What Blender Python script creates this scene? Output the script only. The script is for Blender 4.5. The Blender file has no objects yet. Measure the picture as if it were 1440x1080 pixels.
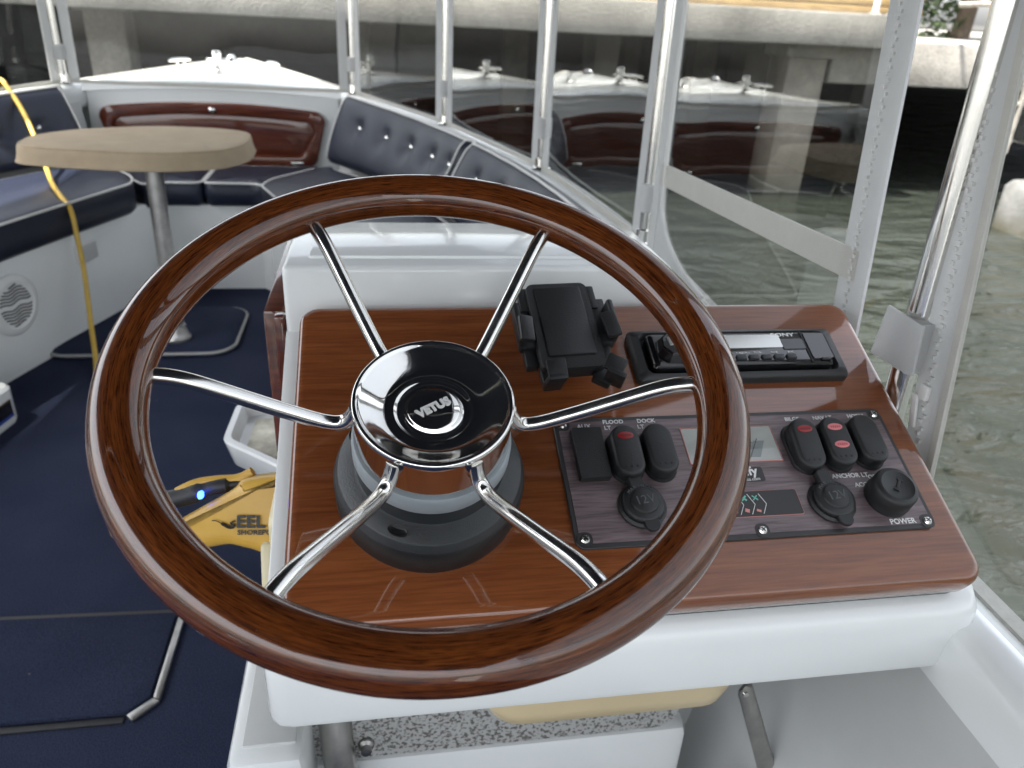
import bpy, bmesh, math, random
from mathutils import Vector, Matrix, Euler
R = math.radians
random.seed(7)
scene = bpy.context.scene
C = scene.collection

# ------------------------------------------------------------------ camera, world, sun, exposure
cd = bpy.data.cameras.new('camera')
cam = bpy.data.objects.new('camera', cd); C.objects.link(cam)
cam.matrix_world = Matrix(((0.98605, 0.02526, -0.16449, 0.0),
                           (-0.15810, 0.45077, -0.87853, 0.0),
                           (0.05196, 0.89228, 0.44847, 1.10),
                           (0, 0, 0, 1)))
cd.sensor_width = 36; cd.lens = 27.02; cd.clip_start = 0.02; cd.clip_end = 2000
cd.dof.use_dof = True; cd.dof.focus_distance = 0.61; cd.dof.aperture_fstop = 9.0
scene.camera = cam

SUN_EL, SUN_AZ = 65, 246          # degrees; azimuth clockwise from dead ahead (+Y)
w = bpy.data.worlds.new('World'); scene.world = w; w.use_nodes = True
nt = w.node_tree
sky = nt.nodes.new('ShaderNodeTexSky'); sky.sky_type = 'NISHITA'; sky.sun_disc = False
sky.sun_elevation = R(SUN_EL); sky.sun_rotation = R(SUN_AZ); sky.air_density = 1.0; sky.dust_density = 3.0; sky.ozone_density = 1.0
bg = nt.nodes['Background']; bg.inputs['Strength'].default_value = 0.15
hs = nt.nodes.new('ShaderNodeHueSaturation'); hs.inputs['Saturation'].default_value = 0.30      # thin high cloud: a whiter sky
nt.links.new(sky.outputs[0], hs.inputs['Color']); nt.links.new(hs.outputs[0], bg.inputs['Color'])
sl = bpy.data.lights.new('sun', 'SUN'); sl.energy = 4.6; sl.angle = R(1.5); sl.color = (1.0, 0.955, 0.88)
so = bpy.data.objects.new('sun', sl); C.objects.link(so)
sdir = Vector((math.sin(R(SUN_AZ))*math.cos(R(SUN_EL)), math.cos(R(SUN_AZ))*math.cos(R(SUN_EL)), math.sin(R(SUN_EL))))
so.rotation_euler = sdir.to_track_quat('Z', 'Y').to_euler(); so.location = (0, 0, 8)
vs = scene.view_settings
vs.view_transform = 'Standard'; vs.look = 'None'; vs.exposure = 2.15; vs.gamma = 1.0; vs.use_curve_mapping = False

# ------------------------------------------------------------------ helpers
def link(o, parent=None):
    C.objects.link(o)
    if parent is not None: o.parent = parent
    return o
def tag(o, label, cat, group=None, kind=None):
    o['label'] = label; o['category'] = cat
    if group: o['group'] = group
    if kind: o['kind'] = kind
    return o
def thing(name, label, cat, loc=(0, 0, 0), rot=(0, 0, 0), group=None):
    o = bpy.data.objects.new(name, None); o.empty_display_size = 0.05
    C.objects.link(o); o.location = loc; o.rotation_euler = rot
    return tag(o, label, cat, group)
def obj(name, bm, mat, parent=None, ang=38, smooth=True, loc=None):
    bmesh.ops.recalc_face_normals(bm, faces=bm.faces[:])
    me = bpy.data.meshes.new(name); bm.to_mesh(me); bm.free()
    if smooth:
        me.polygons.foreach_set('use_smooth', [True]*len(me.polygons)); me.set_sharp_from_angle(angle=R(ang))
    me.materials.append(mat)
    o = bpy.data.objects.new(name, me); link(o, parent)
    if loc is not None: o.location = loc
    return o
def NB(): return bmesh.new()
def loft(bm, rings, closed=True, cap0=False, cap1=False):
    vr = [[bm.verts.new(p) for p in r] for r in rings]
    n = len(vr[0])
    for a, b in zip(vr[:-1], vr[1:]):
        for i in range(n if closed else n-1):
            j = (i+1) % n
            try: bm.faces.new((a[i], a[j], b[j], b[i]))
            except ValueError: pass
    if cap0: bm.faces.new(vr[0][::-1])
    if cap1: bm.faces.new(vr[-1])
    return vr
def bx(bm, c, s, rot=None, bev=0, seg=2):
    m = Matrix.Translation(c)
    if rot is not None: m = m @ Euler(rot).to_matrix().to_4x4()
    m = m @ Matrix.Diagonal((s[0], s[1], s[2], 1))
    r = bmesh.ops.create_cube(bm, size=1, matrix=m)
    if bev:
        es = list({e for v in r['verts'] for e in v.link_edges})
        bmesh.ops.bevel(bm, geom=es, offset=bev, segments=seg, profile=0.5, affect='EDGES')
def rr(w, h, r, n=5, cx=0, cy=0, z=0):
    r = min(r, w/2-1e-5, h/2-1e-5); pts = []
    for k, (sx, sy) in enumerate(((1, 1), (-1, 1), (-1, -1), (1, -1))):
        for i in range(n+1):
            a = (k + i/n)*math.pi/2
            pts.append(Vector((cx+sx*(w/2-r)+r*math.cos(a), cy+sy*(h/2-r)+r*math.sin(a), z)))
    return pts
def stack(bm, layers, n=5, cx=0, cy=0, xf=None):
    """layers of (w,h,r,z): a rounded rectangle solid built ring by ring"""
    rings = [rr(a, b, r, n, cx, cy, z) for a, b, r, z in layers]
    if xf is not None: rings = [[xf @ p for p in q] for q in rings]
    return loft(bm, rings, True, True, True)
def lathe(bm, prof, n=48, xf=None, cap0=True, cap1=True):
    rings = []
    for r, z in prof:
        rings.append([Vector((max(r, 1e-5)*math.cos(2*math.pi*i/n), max(r, 1e-5)*math.sin(2*math.pi*i/n), z)) for i in range(n)])
    if xf is not None: rings = [[xf @ p for p in q] for q in rings]
    return loft(bm, rings, True, cap0, cap1)
def tube(bm, pts, r, n=10, caps=True):
    pts = [Vector(p) for p in pts]; rings = []
    t0 = (pts[1]-pts[0]).normalized()
    u = t0.orthogonal().normalized()
    for i, p in enumerate(pts):
        t = (pts[min(i+1, len(pts)-1)]-pts[max(i-1, 0)]).normalized()
        u = (u - t*u.dot(t)).normalized(); v = t.cross(u)
        rad = r[i] if isinstance(r, (list, tuple)) else r
        rings.append([p + (u*math.cos(2*math.pi*k/n)+v*math.sin(2*math.pi*k/n))*rad for k in range(n)])
    return loft(bm, rings, True, caps, caps)
def spline(pts, m=8):
    P = [Vector(p) for p in pts]; out = []
    for i in range(len(P)-1):
        a, b, c, d = P[max(i-1, 0)], P[i], P[i+1], P[min(i+2, len(P)-1)]
        for k in range(m):
            t = k/m
            out.append(0.5*((2*b)+(c-a)*t+(2*a-5*b+4*c-d)*t*t+(3*b-a-3*c+d)*t**3))
    out.append(P[-1]); return out
def prism(bm, pts, vec, bev=0, seg=2):
    vec = Vector(vec); a = [bm.verts.new(Vector(p)) for p in pts]; b = [bm.verts.new(Vector(p)+vec) for p in pts]
    n = len(pts); fs = [bm.faces.new(a[::-1]), bm.faces.new(b)]
    for i in range(n): fs.append(bm.faces.new((a[i], a[(i+1) % n], b[(i+1) % n], b[i])))
    if bev:
        es = list({e for f in fs for e in f.edges})
        bmesh.ops.bevel(bm, geom=es, offset=bev, segments=seg, profile=0.5, affect='EDGES')
def text(name, s, size, mat, parent, loc, rotz=0, ext=0.0002, align='CENTER', sx=1.0, bold=0.0, rot=None):
    cu = bpy.data.curves.new('t', 'FONT'); cu.body = s; cu.size = size; cu.extrude = ext
    cu.align_x = align; cu.align_y = 'CENTER'; cu.offset = bold; cu.resolution_u = 3
    t = bpy.data.objects.new('t', cu); C.objects.link(t)
    bpy.context.view_layer.update()
    me = bpy.data.meshes.new_from_object(t); bpy.data.objects.remove(t); bpy.data.curves.remove(cu)
    me.name = name; me.materials.clear(); me.materials.append(mat)
    o = bpy.data.objects.new(name, me); link(o, parent); o.location = loc
    o.rotation_euler = rot if rot is not None else (0, 0, rotz); o.scale = (sx, 1, 1)
    return o

# ------------------------------------------------------------------ materials
def newmat(name):
    m = bpy.data.materials.new(name); m.use_nodes = True
    return m, m.node_tree, m.node_tree.nodes['Principled BSDF']
def pbr(name, col, rough=0.5, metal=0.0, coat=0.0, coatr=0.03, spec=0.5, noise=0.0, nscale=20, bump=0.0, bscale=200, rvar=0.0, sheen=0.0, emit=None):
    m, t, b = newmat(name)
    b.inputs['Base Color'].default_value = (*col, 1); b.inputs['Roughness'].default_value = rough
    b.inputs['Metallic'].default_value = metal; b.inputs['Coat Weight'].default_value = coat
    b.inputs['Coat Roughness'].default_value = coatr; b.inputs['Specular IOR Level'].default_value = spec
    b.inputs['Sheen Weight'].default_value = sheen
    tc = t.nodes.new('ShaderNodeTexCoord')
    if noise or rvar:
        n = t.nodes.new('ShaderNodeTexNoise'); n.inputs['Scale'].default_value = nscale; n.inputs['Detail'].default_value = 6; n.inputs['Roughness'].default_value = 0.62
        t.links.new(tc.outputs['Object'], n.inputs['Vector'])
        if noise:
            mx = t.nodes.new('ShaderNodeMixRGB'); mx.blend_type = 'MIX'
            mx.inputs[1].default_value = (*[c*(1-noise) for c in col], 1); mx.inputs[2].default_value = (*[min(1, c*(1+noise)) for c in col], 1)
            rp = t.nodes.new('ShaderNodeValToRGB'); rp.color_ramp.elements[0].position = 0.3; rp.color_ramp.elements[1].position = 0.7
            t.links.new(n.outputs['Fac'], rp.inputs[0]); t.links.new(rp.outputs[0], mx.inputs[0]); t.links.new(mx.outputs[0], b.inputs['Base Color'])
        if rvar:
            mr = t.nodes.new('ShaderNodeMapRange'); mr.inputs[1].default_value = 0.3; mr.inputs[2].default_value = 0.7
            mr.inputs[3].default_value = max(0.0, rough-rvar); mr.inputs[4].default_value = rough+rvar
            t.links.new(n.outputs['Fac'], mr.inputs[0]); t.links.new(mr.outputs[0], b.inputs['Roughness'])
    if bump:
        n2 = t.nodes.new('ShaderNodeTexNoise'); n2.inputs['Scale'].default_value = bscale; n2.inputs['Detail'].default_value = 3
        t.links.new(tc.outputs['Object'], n2.inputs['Vector'])
        bp = t.nodes.new('ShaderNodeBump'); bp.inputs['Strength'].default_value = bump; bp.inputs['Distance'].default_value = 0.002
        t.links.new(n2.outputs['Fac'], bp.inputs['Height']); t.links.new(bp.outputs[0], b.inputs['Normal'])
    if emit:
        b.inputs['Emission Color'].default_value = (*emit[:3], 1); b.inputs['Emission Strength'].default_value = emit[3]
    return m
def wood(name, dark, light, scale=(3, 60, 60), uv=False, coat=1.0, coatr=0.02, rough=0.35, fleck=0.5, spec=0.5, bump=0.035):
    m, t, b = newmat(name); tc = t.nodes.new('ShaderNodeTexCoord'); L = t.links.new
    mp = t.nodes.new('ShaderNodeMapping'); mp.inputs['Scale'].default_value = scale
    L(tc.outputs['UV' if uv else 'Object'], mp.inputs['Vector'])
    n = t.nodes.new('ShaderNodeTexNoise'); n.inputs['Scale'].default_value = 1; n.inputs['Detail'].default_value = 8; n.inputs['Roughness'].default_value = 0.65; n.inputs['Distortion'].default_value = 0.6
    L(mp.outputs[0], n.inputs['Vector'])
    mp2 = t.nodes.new('ShaderNodeMapping'); mp2.inputs['Scale'].default_value = [s*4 for s in scale]
    L(tc.outputs['UV' if uv else 'Object'], mp2.inputs['Vector'])
    n2 = t.nodes.new('ShaderNodeTexNoise'); n2.inputs['Scale'].default_value = 1; n2.inputs['Detail'].default_value = 4
    L(mp2.outputs[0], n2.inputs['Vector'])
    rp = t.nodes.new('ShaderNodeValToRGB'); e = rp.color_ramp.elements
    e[0].position = 0.33; e[0].color = (*dark, 1); e[1].position = 0.68; e[1].color = (*light, 1)
    L(n.outputs['Fac'], rp.inputs[0])
    r2 = t.nodes.new('ShaderNodeValToRGB'); e = r2.color_ramp.elements
    e[0].position = 0.36; e[0].color = (1-fleck, 1-fleck, 1-fleck, 1); e[1].position = 0.55; e[1].color = (1, 1, 1, 1)
    L(n2.outputs['Fac'], r2.inputs[0])
    mx = t.nodes.new('ShaderNodeMixRGB'); mx.blend_type = 'MULTIPLY'; mx.inputs[0].default_value = 1
    L(rp.outputs[0], mx.inputs[1]); L(r2.outputs[0], mx.inputs[2]); L(mx.outputs[0], b.inputs['Base Color'])
    b.inputs['Roughness'].default_value = rough; b.inputs['Coat Weight'].default_value = coat; b.inputs['Coat Roughness'].default_value = coatr
    b.inputs['Specular IOR Level'].default_value = spec; b.inputs['Coat IOR'].default_value = 1.62
    n3 = t.nodes.new('ShaderNodeTexNoise'); n3.inputs['Scale'].default_value = 14; n3.inputs['Detail'].default_value = 3
    L(tc.outputs['Object'], n3.inputs['Vector'])
    bp = t.nodes.new('ShaderNodeBump'); bp.inputs['Strength'].default_value = bump; bp.inputs['Distance'].default_value = 0.004
    L(n3.outputs['Fac'], bp.inputs['Height']); L(bp.outputs[0], b.inputs['Coat Normal'])
    return m
def clear_vinyl(name, wave=0.045, haze=0.0014):
    m, t, b = newmat(name); L = t.links.new; t.nodes.remove(b)
    out = t.nodes['Material Output']; tr = t.nodes.new('ShaderNodeBsdfTransparent'); gl = t.nodes.new('ShaderNodeBsdfGlossy')
    tr.inputs[0].default_value = (0.885, 0.89, 0.88, 1); gl.inputs['Roughness'].default_value = 0.012
    lw = t.nodes.new('ShaderNodeLayerWeight'); lw.inputs[0].default_value = 0.5          # facing = 1 - |cos|
    pw = t.nodes.new('ShaderNodeMath'); pw.operation = 'POWER'; pw.inputs[1].default_value = 3.4; L(lw.outputs['Facing'], pw.inputs[0])
    fr = t.nodes.new('ShaderNodeMath'); fr.operation = 'MULTIPLY_ADD'; fr.inputs[1].default_value = 0.95; fr.inputs[2].default_value = 0.042; L(pw.outputs[0], fr.inputs[0])
    tc = t.nodes.new('ShaderNodeTexCoord'); n = t.nodes.new('ShaderNodeTexNoise'); n.inputs['Scale'].default_value = 3.0; n.inputs['Detail'].default_value = 1
    L(tc.outputs['Object'], n.inputs['Vector'])
    bp = t.nodes.new('ShaderNodeBump'); bp.inputs['Strength'].default_value = wave; bp.inputs['Distance'].default_value = 0.05
    L(n.outputs['Fac'], bp.inputs['Height']); L(bp.outputs[0], gl.inputs['Normal'])
    mx = t.nodes.new('ShaderNodeMixShader'); L(fr.outputs[0], mx.inputs[0]); L(tr.outputs[0], mx.inputs[1]); L(gl.outputs[0], mx.inputs[2])
    df = t.nodes.new('ShaderNodeBsdfDiffuse'); df.inputs[0].default_value = (0.7, 0.7, 0.68, 1)
    n2 = t.nodes.new('ShaderNodeTexNoise'); n2.inputs['Scale'].default_value = 9; n2.inputs['Detail'].default_value = 6
    L(tc.outputs['Object'], n2.inputs['Vector'])
    mr = t.nodes.new('ShaderNodeMapRange'); mr.inputs[1].default_value = 0.35; mr.inputs[2].default_value = 0.8; mr.inputs[3].default_value = haze*0.4; mr.inputs[4].default_value = haze*2.2
    L(n2.outputs['Fac'], mr.inputs[0])
    m2 = t.nodes.new('ShaderNodeMixShader'); L(mr.outputs[0], m2.inputs[0]); L(mx.outputs[0], m2.inputs[1]); L(df.outputs[0], m2.inputs[2])
    L(m2.outputs[0], out.inputs[0]); return m
M = {}
def gelcoat(name, col, rough):
    m, t, b = newmat(name); L = t.links.new; g = t.nodes.new('ShaderNodeNewGeometry')
    n = t.nodes.new('ShaderNodeTexNoise'); n.inputs['Scale'].default_value = 7; n.inputs['Detail'].default_value = 8; n.inputs['Roughness'].default_value = 0.7; L(g.outputs['Position'], n.inputs['Vector'])
    rp = t.nodes.new('ShaderNodeValToRGB'); e = rp.color_ramp.elements; e[0].position = 0.25; e[0].color = (*[c*0.975 for c in col], 1); e[1].position = 0.5; e[1].color = (*col, 1); L(n.outputs['Fac'], rp.inputs[0])
    v = t.nodes.new('ShaderNodeTexVoronoi'); v.inputs['Scale'].default_value = 34; L(g.outputs['Position'], v.inputs['Vector'])
    lt = t.nodes.new('ShaderNodeMath'); lt.operation = 'LESS_THAN'; lt.inputs[1].default_value = 0.035; L(v.outputs['Distance'], lt.inputs[0])
    sel = t.nodes.new('ShaderNodeSeparateColor'); L(v.outputs['Color'], sel.inputs[0])
    gt = t.nodes.new('ShaderNodeMath'); gt.operation = 'GREATER_THAN'; gt.inputs[1].default_value = 0.93; L(sel.outputs[0], gt.inputs[0])
    mp = t.nodes.new('ShaderNodeMapping'); mp.inputs['Scale'].default_value = (4, 90, 30); mp.inputs['Rotation'].default_value = (0.3, 0.5, 0.7); L(g.outputs['Position'], mp.inputs['Vector'])
    n2 = t.nodes.new('ShaderNodeTexNoise'); n2.inputs['Scale'].default_value = 1; n2.inputs['Detail'].default_value = 2; L(mp.outputs[0], n2.inputs['Vector'])
    an = t.nodes.new('ShaderNodeMath'); an.operation = 'MULTIPLY'; L(lt.outputs[0], an.inputs[0]); L(gt.outputs[0], an.inputs[1])
    sc_ = t.nodes.new('ShaderNodeMapRange'); sc_.inputs[1].default_value = 0.72; sc_.inputs[2].default_value = 0.80; sc_.inputs[3].default_value = 0; sc_.inputs[4].default_value = 0.03; L(n2.outputs['Fac'], sc_.inputs[0])
    mx_ = t.nodes.new('ShaderNodeMath'); mx_.operation = 'MAXIMUM'; L(an.outputs[0], mx_.inputs[0]); L(sc_.outputs[0], mx_.inputs[1])
    m2 = t.nodes.new('ShaderNodeMixRGB'); L(mx_.outputs[0], m2.inputs[0]); L(rp.outputs[0], m2.inputs[1]); m2.inputs[2].default_value = (0.22, 0.21, 0.19, 1)
    L(m2.outputs[0], b.inputs['Base Color'])
    mr = t.nodes.new('ShaderNodeMapRange'); mr.inputs[1].default_value = 0.3; mr.inputs[2].default_value = 0.7; mr.inputs[3].default_value = rough+0.05; mr.inputs[4].default_value = rough; L(n.outputs['Fac'], mr.inputs[0]); L(mr.outputs[0], b.inputs['Roughness'])
    b.inputs['Coat Weight'].default_value = 0.5; b.inputs['Coat Roughness'].default_value = 0.06
    return m
M['gel'] = gelcoat('gelcoat', (0.74, 0.76, 0.75), 0.2)
M['gelgrey'] = pbr('liner_gelcoat', (0.50, 0.51, 0.50), 0.4, noise=0.05, nscale=6)
M['rimwood'] = wood('rim_varnished_wood', (0.050, 0.0105, 0.0022), (0.165, 0.045, 0.0095), (26, 4.5, 1), uv=True, coatr=0.010, fleck=0.65, spec=0.05, bump=0.012)
M['board'] = wood('dash_varnished_mahogany', (0.150, 0.041, 0.0125), (0.235, 0.074, 0.0225), (5, 85, 85), coatr=0.05, fleck=0.22, spec=0.1, bump=0.02)
M['door'] = wood('door_varnished_mahogany', (0.075, 0.016, 0.007), (0.135, 0.034, 0.013), (3, 30, 30), coatr=0.08, fleck=0.3, spec=0.1)
M['chrome'] = pbr('polished_stainless', (0.78, 0.77, 0.74), 0.08, metal=1, rvar=0.05, nscale=45)
M['steel'] = pbr('stainless_tube', (0.72, 0.71, 0.68), 0.17, metal=1, rvar=0.06, nscale=30)
M['dullsteel'] = pbr('brushed_steel', (0.42, 0.41, 0.39), 0.38, metal=1, noise=0.15, nscale=40)
M['black'] = pbr('black_plastic', (0.016, 0.0168, 0.0175), 0.42, noise=0.15, nscale=60, bump=0.25, bscale=900)
M['blackgloss'] = pbr('black_gloss_plastic', (0.008, 0.008, 0.009), 0.08, coat=0.6)
M['rubber'] = pbr('black_rubber', (0.014, 0.0148, 0.0155), 0.5, noise=0.2, nscale=30, bump=0.1, bscale=500)
M['hubgrey'] = pbr('dark_grey_plastic', (0.028, 0.031, 0.033), 0.42, noise=0.12, nscale=50, bump=0.15, bscale=700)
M['hubdark'] = pbr('black_matt_plastic', (0.010, 0.0105, 0.011), 0.45, noise=0.12, nscale=50)
M['greyring'] = pbr('light_grey_plastic', (0.36, 0.40, 0.42), 0.4, noise=0.06, nscale=60)
M['navy'] = pbr('navy_marine_vinyl', (0.0125, 0.0165, 0.031), 0.40, spec=0.36, bump=0.35, bscale=260, noise=0.1, nscale=8, rvar=0.05)
M['piping'] = pbr('white_piping', (0.62, 0.62, 0.60), 0.45)
M['carpet'] = None
def carpet():
    m, t, b = newmat('navy_carpet'); L = t.links.new; tc = t.nodes.new('ShaderNodeTexCoord'); g = t.nodes.new('ShaderNodeNewGeometry')
    def noise(sc_, det, src=None):
        n = t.nodes.new('ShaderNodeTexNoise'); n.inputs['Scale'].default_value = sc_; n.inputs['Detail'].default_value = det; L(g.outputs['Position'], n.inputs['Vector']); return n
    a, f, l = noise(3.5, 5), noise(420, 2), t.nodes.new('ShaderNodeTexVoronoi')
    l.inputs['Scale'].default_value = 26; L(g.outputs['Position'], l.inputs['Vector'])
    rp = t.nodes.new('ShaderNodeValToRGB'); e = rp.color_ramp.elements; e[0].position = 0.35; e[0].color = (0.0155, 0.0215, 0.0460, 1); e[1].position = 0.68; e[1].color = (0.0250, 0.0315, 0.0600, 1); L(a.outputs['Fac'], rp.inputs[0])
    r2 = t.nodes.new('ShaderNodeValToRGB'); e = r2.color_ramp.elements; e[0].position = 0.32; e[0].color = (0.55, 0.55, 0.55, 1); e[1].position = 0.7; e[1].color = (1.35, 1.35, 1.35, 1); L(f.outputs['Fac'], r2.inputs[0])
    mx = t.nodes.new('ShaderNodeMixRGB'); mx.blend_type = 'MULTIPLY'; mx.inputs[0].default_value = 1; L(rp.outputs[0], mx.inputs[1]); L(r2.outputs[0], mx.inputs[2])
    lt = t.nodes.new('ShaderNodeMath'); lt.operation = 'LESS_THAN'; lt.inputs[1].default_value = 0.045; L(l.outputs['Distance'], lt.inputs[0])
    sel = t.nodes.new('ShaderNodeSeparateColor'); L(l.outputs['Color'], sel.inputs[0])
    gt = t.nodes.new('ShaderNodeMath'); gt.operation = 'GREATER_THAN'; gt.inputs[1].default_value = 0.86; L(sel.outputs[0], gt.inputs[0])
    an = t.nodes.new('ShaderNodeMath'); an.operation = 'MULTIPLY'; L(lt.outputs[0], an.inputs[0]); L(gt.outputs[0], an.inputs[1])
    m2 = t.nodes.new('ShaderNodeMixRGB'); L(an.outputs[0], m2.inputs[0]); L(mx.outputs[0], m2.inputs[1]); m2.inputs[2].default_value = (0.12, 0.11, 0.10, 1)
    L(m2.outputs[0], b.inputs['Base Color']); b.inputs['Roughness'].default_value = 0.95; b.inputs['Specular IOR Level'].default_value = 0.15
    bp = t.nodes.new('ShaderNodeBump'); bp.inputs['Strength'].default_value = 0.8; bp.inputs['Distance'].default_value = 0.002; L(f.outputs['Fac'], bp.inputs['Height']); L(bp.outputs[0], b.inputs['Normal'])
    return m
M['carpet'] = carpet()
M['canvas'] = pbr('tan_canvas', (0.31, 0.245, 0.160), 0.85, noise=0.10, nscale=14, bump=0.5, bscale=500)
M['whitefab'] = pbr('white_vinyl_fabric', (0.66, 0.665, 0.665), 0.55, noise=0.05, nscale=25, bump=0.35, bscale=600)
M['creamfab'] = pbr('cream_fabric', (0.58, 0.565, 0.515), 0.6, noise=0.05, nscale=30, bump=0.3, bscale=500)
def translucent(m, k):
    t = m.node_tree; b = t.nodes['Principled BSDF']; o_ = t.nodes['Material Output']
    tr = t.nodes.new('ShaderNodeBsdfTranslucent'); tr.inputs[0].default_value = (0.72, 0.72, 0.70, 1); mx = t.nodes.new('ShaderNodeMixShader'); mx.inputs[0].default_value = k
    t.links.new(b.outputs[0], mx.inputs[1]); t.links.new(tr.outputs[0], mx.inputs[2]); t.links.new(mx.outputs[0], o_.inputs[0])
translucent(M['whitefab'], 0.40); translucent(M['creamfab'], 0.30)
M['canopy'] = pbr('navy_canopy_cloth', (0.012, 0.015, 0.026), 0.9, noise=0.1, nscale=10, bump=0.3, bscale=400)
M['vinyl'] = clear_vinyl('clear_vinyl')
M['yellow'] = pbr('yellow_plastic', (0.56, 0.335, 0.060), 0.36, noise=0.06, nscale=30, rvar=0.08)
M['cord'] = pbr('yellow_cord', (0.58, 0.38, 0.06), 0.42, noise=0.1, nscale=40)
M['cream'] = pbr('cream_plastic', (0.62, 0.55, 0.36), 0.35)
M['beige'] = pbr('beige_plastic', (0.60, 0.49, 0.30), 0.4, noise=0.04, nscale=12)
M['ink'] = pbr('white_print', (0.75, 0.75, 0.74), 0.5)
M['blackink'] = pbr('black_print', (0.008, 0.008, 0.008), 0.5)
M['pink'] = pbr('salmon_print', (0.62, 0.25, 0.22), 0.5)
M['mint'] = pbr('mint_print', (0.16, 0.52, 0.42), 0.5)
M['red'] = pbr('red_lens', (0.26, 0.010, 0.012), 0.3)
M['redpink'] = pbr('faded_red_lens', (0.60, 0.17, 0.18), 0.35)
M['fascia'] = wood('printed_panel_grain', (0.100, 0.071, 0.078), (0.215, 0.158, 0.166), (9, 120, 1), coat=0.25, coatr=0.25, rough=0.42, fleck=0.35)
M['fasciadark'] = pbr('dark_panel_edge', (0.030, 0.029, 0.030), 0.45)
M['silver'] = pbr('display_silver', (0.55, 0.56, 0.54), 0.18, metal=0.6)
M['lcd'] = pbr('dark_display', (0.05, 0.055, 0.06), 0.12)
M['meter'] = pbr('meter_face', (0.70, 0.71, 0.70), 0.3)
M['emboss'] = pbr('grey_emboss', (0.085, 0.088, 0.09), 0.5)  # lighter grey than the socket caps so the embossed letters read
M['speckle'] = None
def speckle():
    m, t, b = newmat('speckled_grey'); L = t.links.new
    tc = t.nodes.new('ShaderNodeTexCoord'); v = t.nodes.new('ShaderNodeTexNoise'); v.inputs['Scale'].default_value = 230; v.inputs['Detail'].default_value = 2
    L(tc.outputs['Object'], v.inputs['Vector']); rp = t.nodes.new('ShaderNodeValToRGB'); e = rp.color_ramp.elements
    e[0].position = 0.38; e[0].color = (0.10, 0.095, 0.085, 1); e[1].position = 0.52; e[1].color = (0.37, 0.37, 0.355, 1)
    L(v.outputs['Fac'], rp.inputs[0]); L(rp.outputs[0], b.inputs['Base Color']); b.inputs['Roughness'].default_value = 0.7
    return m
M['speckle'] = speckle()
def concrete(name, col, stain, zlo, zhi):
    m, t, b = newmat(name); L = t.links.new
    tc = t.nodes.new('ShaderNodeTexCoord'); g = t.nodes.new('ShaderNodeNewGeometry')
    n = t.nodes.new('ShaderNodeTexNoise'); n.inputs['Scale'].default_value = 1.6; n.inputs['Detail'].default_value = 10; n.inputs['Roughness'].default_value = 0.68
    L(g.outputs['Position'], n.inputs['Vector'])
    rp = t.nodes.new('ShaderNodeValToRGB'); e = rp.color_ramp.elements
    e[0].position = 0.34; e[0].color = (*[c*0.40 for c in col], 1); e[1].position = 0.62; e[1].color = (*col, 1)
    L(n.outputs['Fac'], rp.inputs[0])
    n2 = t.nodes.new('ShaderNodeTexNoise'); n2.inputs['Scale'].default_value = 60; n2.inputs['Detail'].default_value = 4
    L(g.outputs['Position'], n2.inputs['Vector'])
    sp = t.nodes.new('ShaderNodeSeparateXYZ'); L(g.outputs['Position'], sp.inputs[0])
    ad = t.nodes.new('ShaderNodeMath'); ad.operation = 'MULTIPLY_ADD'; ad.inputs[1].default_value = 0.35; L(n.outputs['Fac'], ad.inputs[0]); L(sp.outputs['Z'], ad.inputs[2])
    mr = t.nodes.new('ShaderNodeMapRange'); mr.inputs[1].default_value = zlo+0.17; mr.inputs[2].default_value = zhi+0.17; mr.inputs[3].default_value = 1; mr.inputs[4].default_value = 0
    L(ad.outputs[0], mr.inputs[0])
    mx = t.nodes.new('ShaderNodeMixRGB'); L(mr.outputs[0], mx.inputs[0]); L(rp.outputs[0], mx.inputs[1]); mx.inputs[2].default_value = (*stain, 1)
    m3 = t.nodes.new('ShaderNodeMixRGB'); m3.blend_type = 'OVERLAY'; m3.inputs[0].default_value = 0.35; L(mx.outputs[0], m3.inputs[1]); L(n2.outputs['Fac'], m3.inputs[2])
    L(m3.outputs[0], b.inputs['Base Color']); b.inputs['Roughness'].default_value = 0.9
    bp = t.nodes.new('ShaderNodeBump'); bp.inputs['Strength'].default_value = 0.5; bp.inputs['Distance'].default_value = 0.01
    L(n2.outputs['Fac'], bp.inputs['Height']); L(bp.outputs[0], b.inputs['Normal'])
    return m
M['concrete'] = concrete('weathered_concrete', (0.30, 0.285, 0.255), (0.30, 0.285, 0.255), -9, -8)
M['pile'] = concrete('pile_concrete', (0.30, 0.275, 0.235), (0.075, 0.075, 0.05), -0.2, 0.32)
M['darkwall'] = concrete('quay_wall_concrete', (0.05, 0.048, 0.042), (0.022, 0.025, 0.018), -0.2, 0.4)
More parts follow.
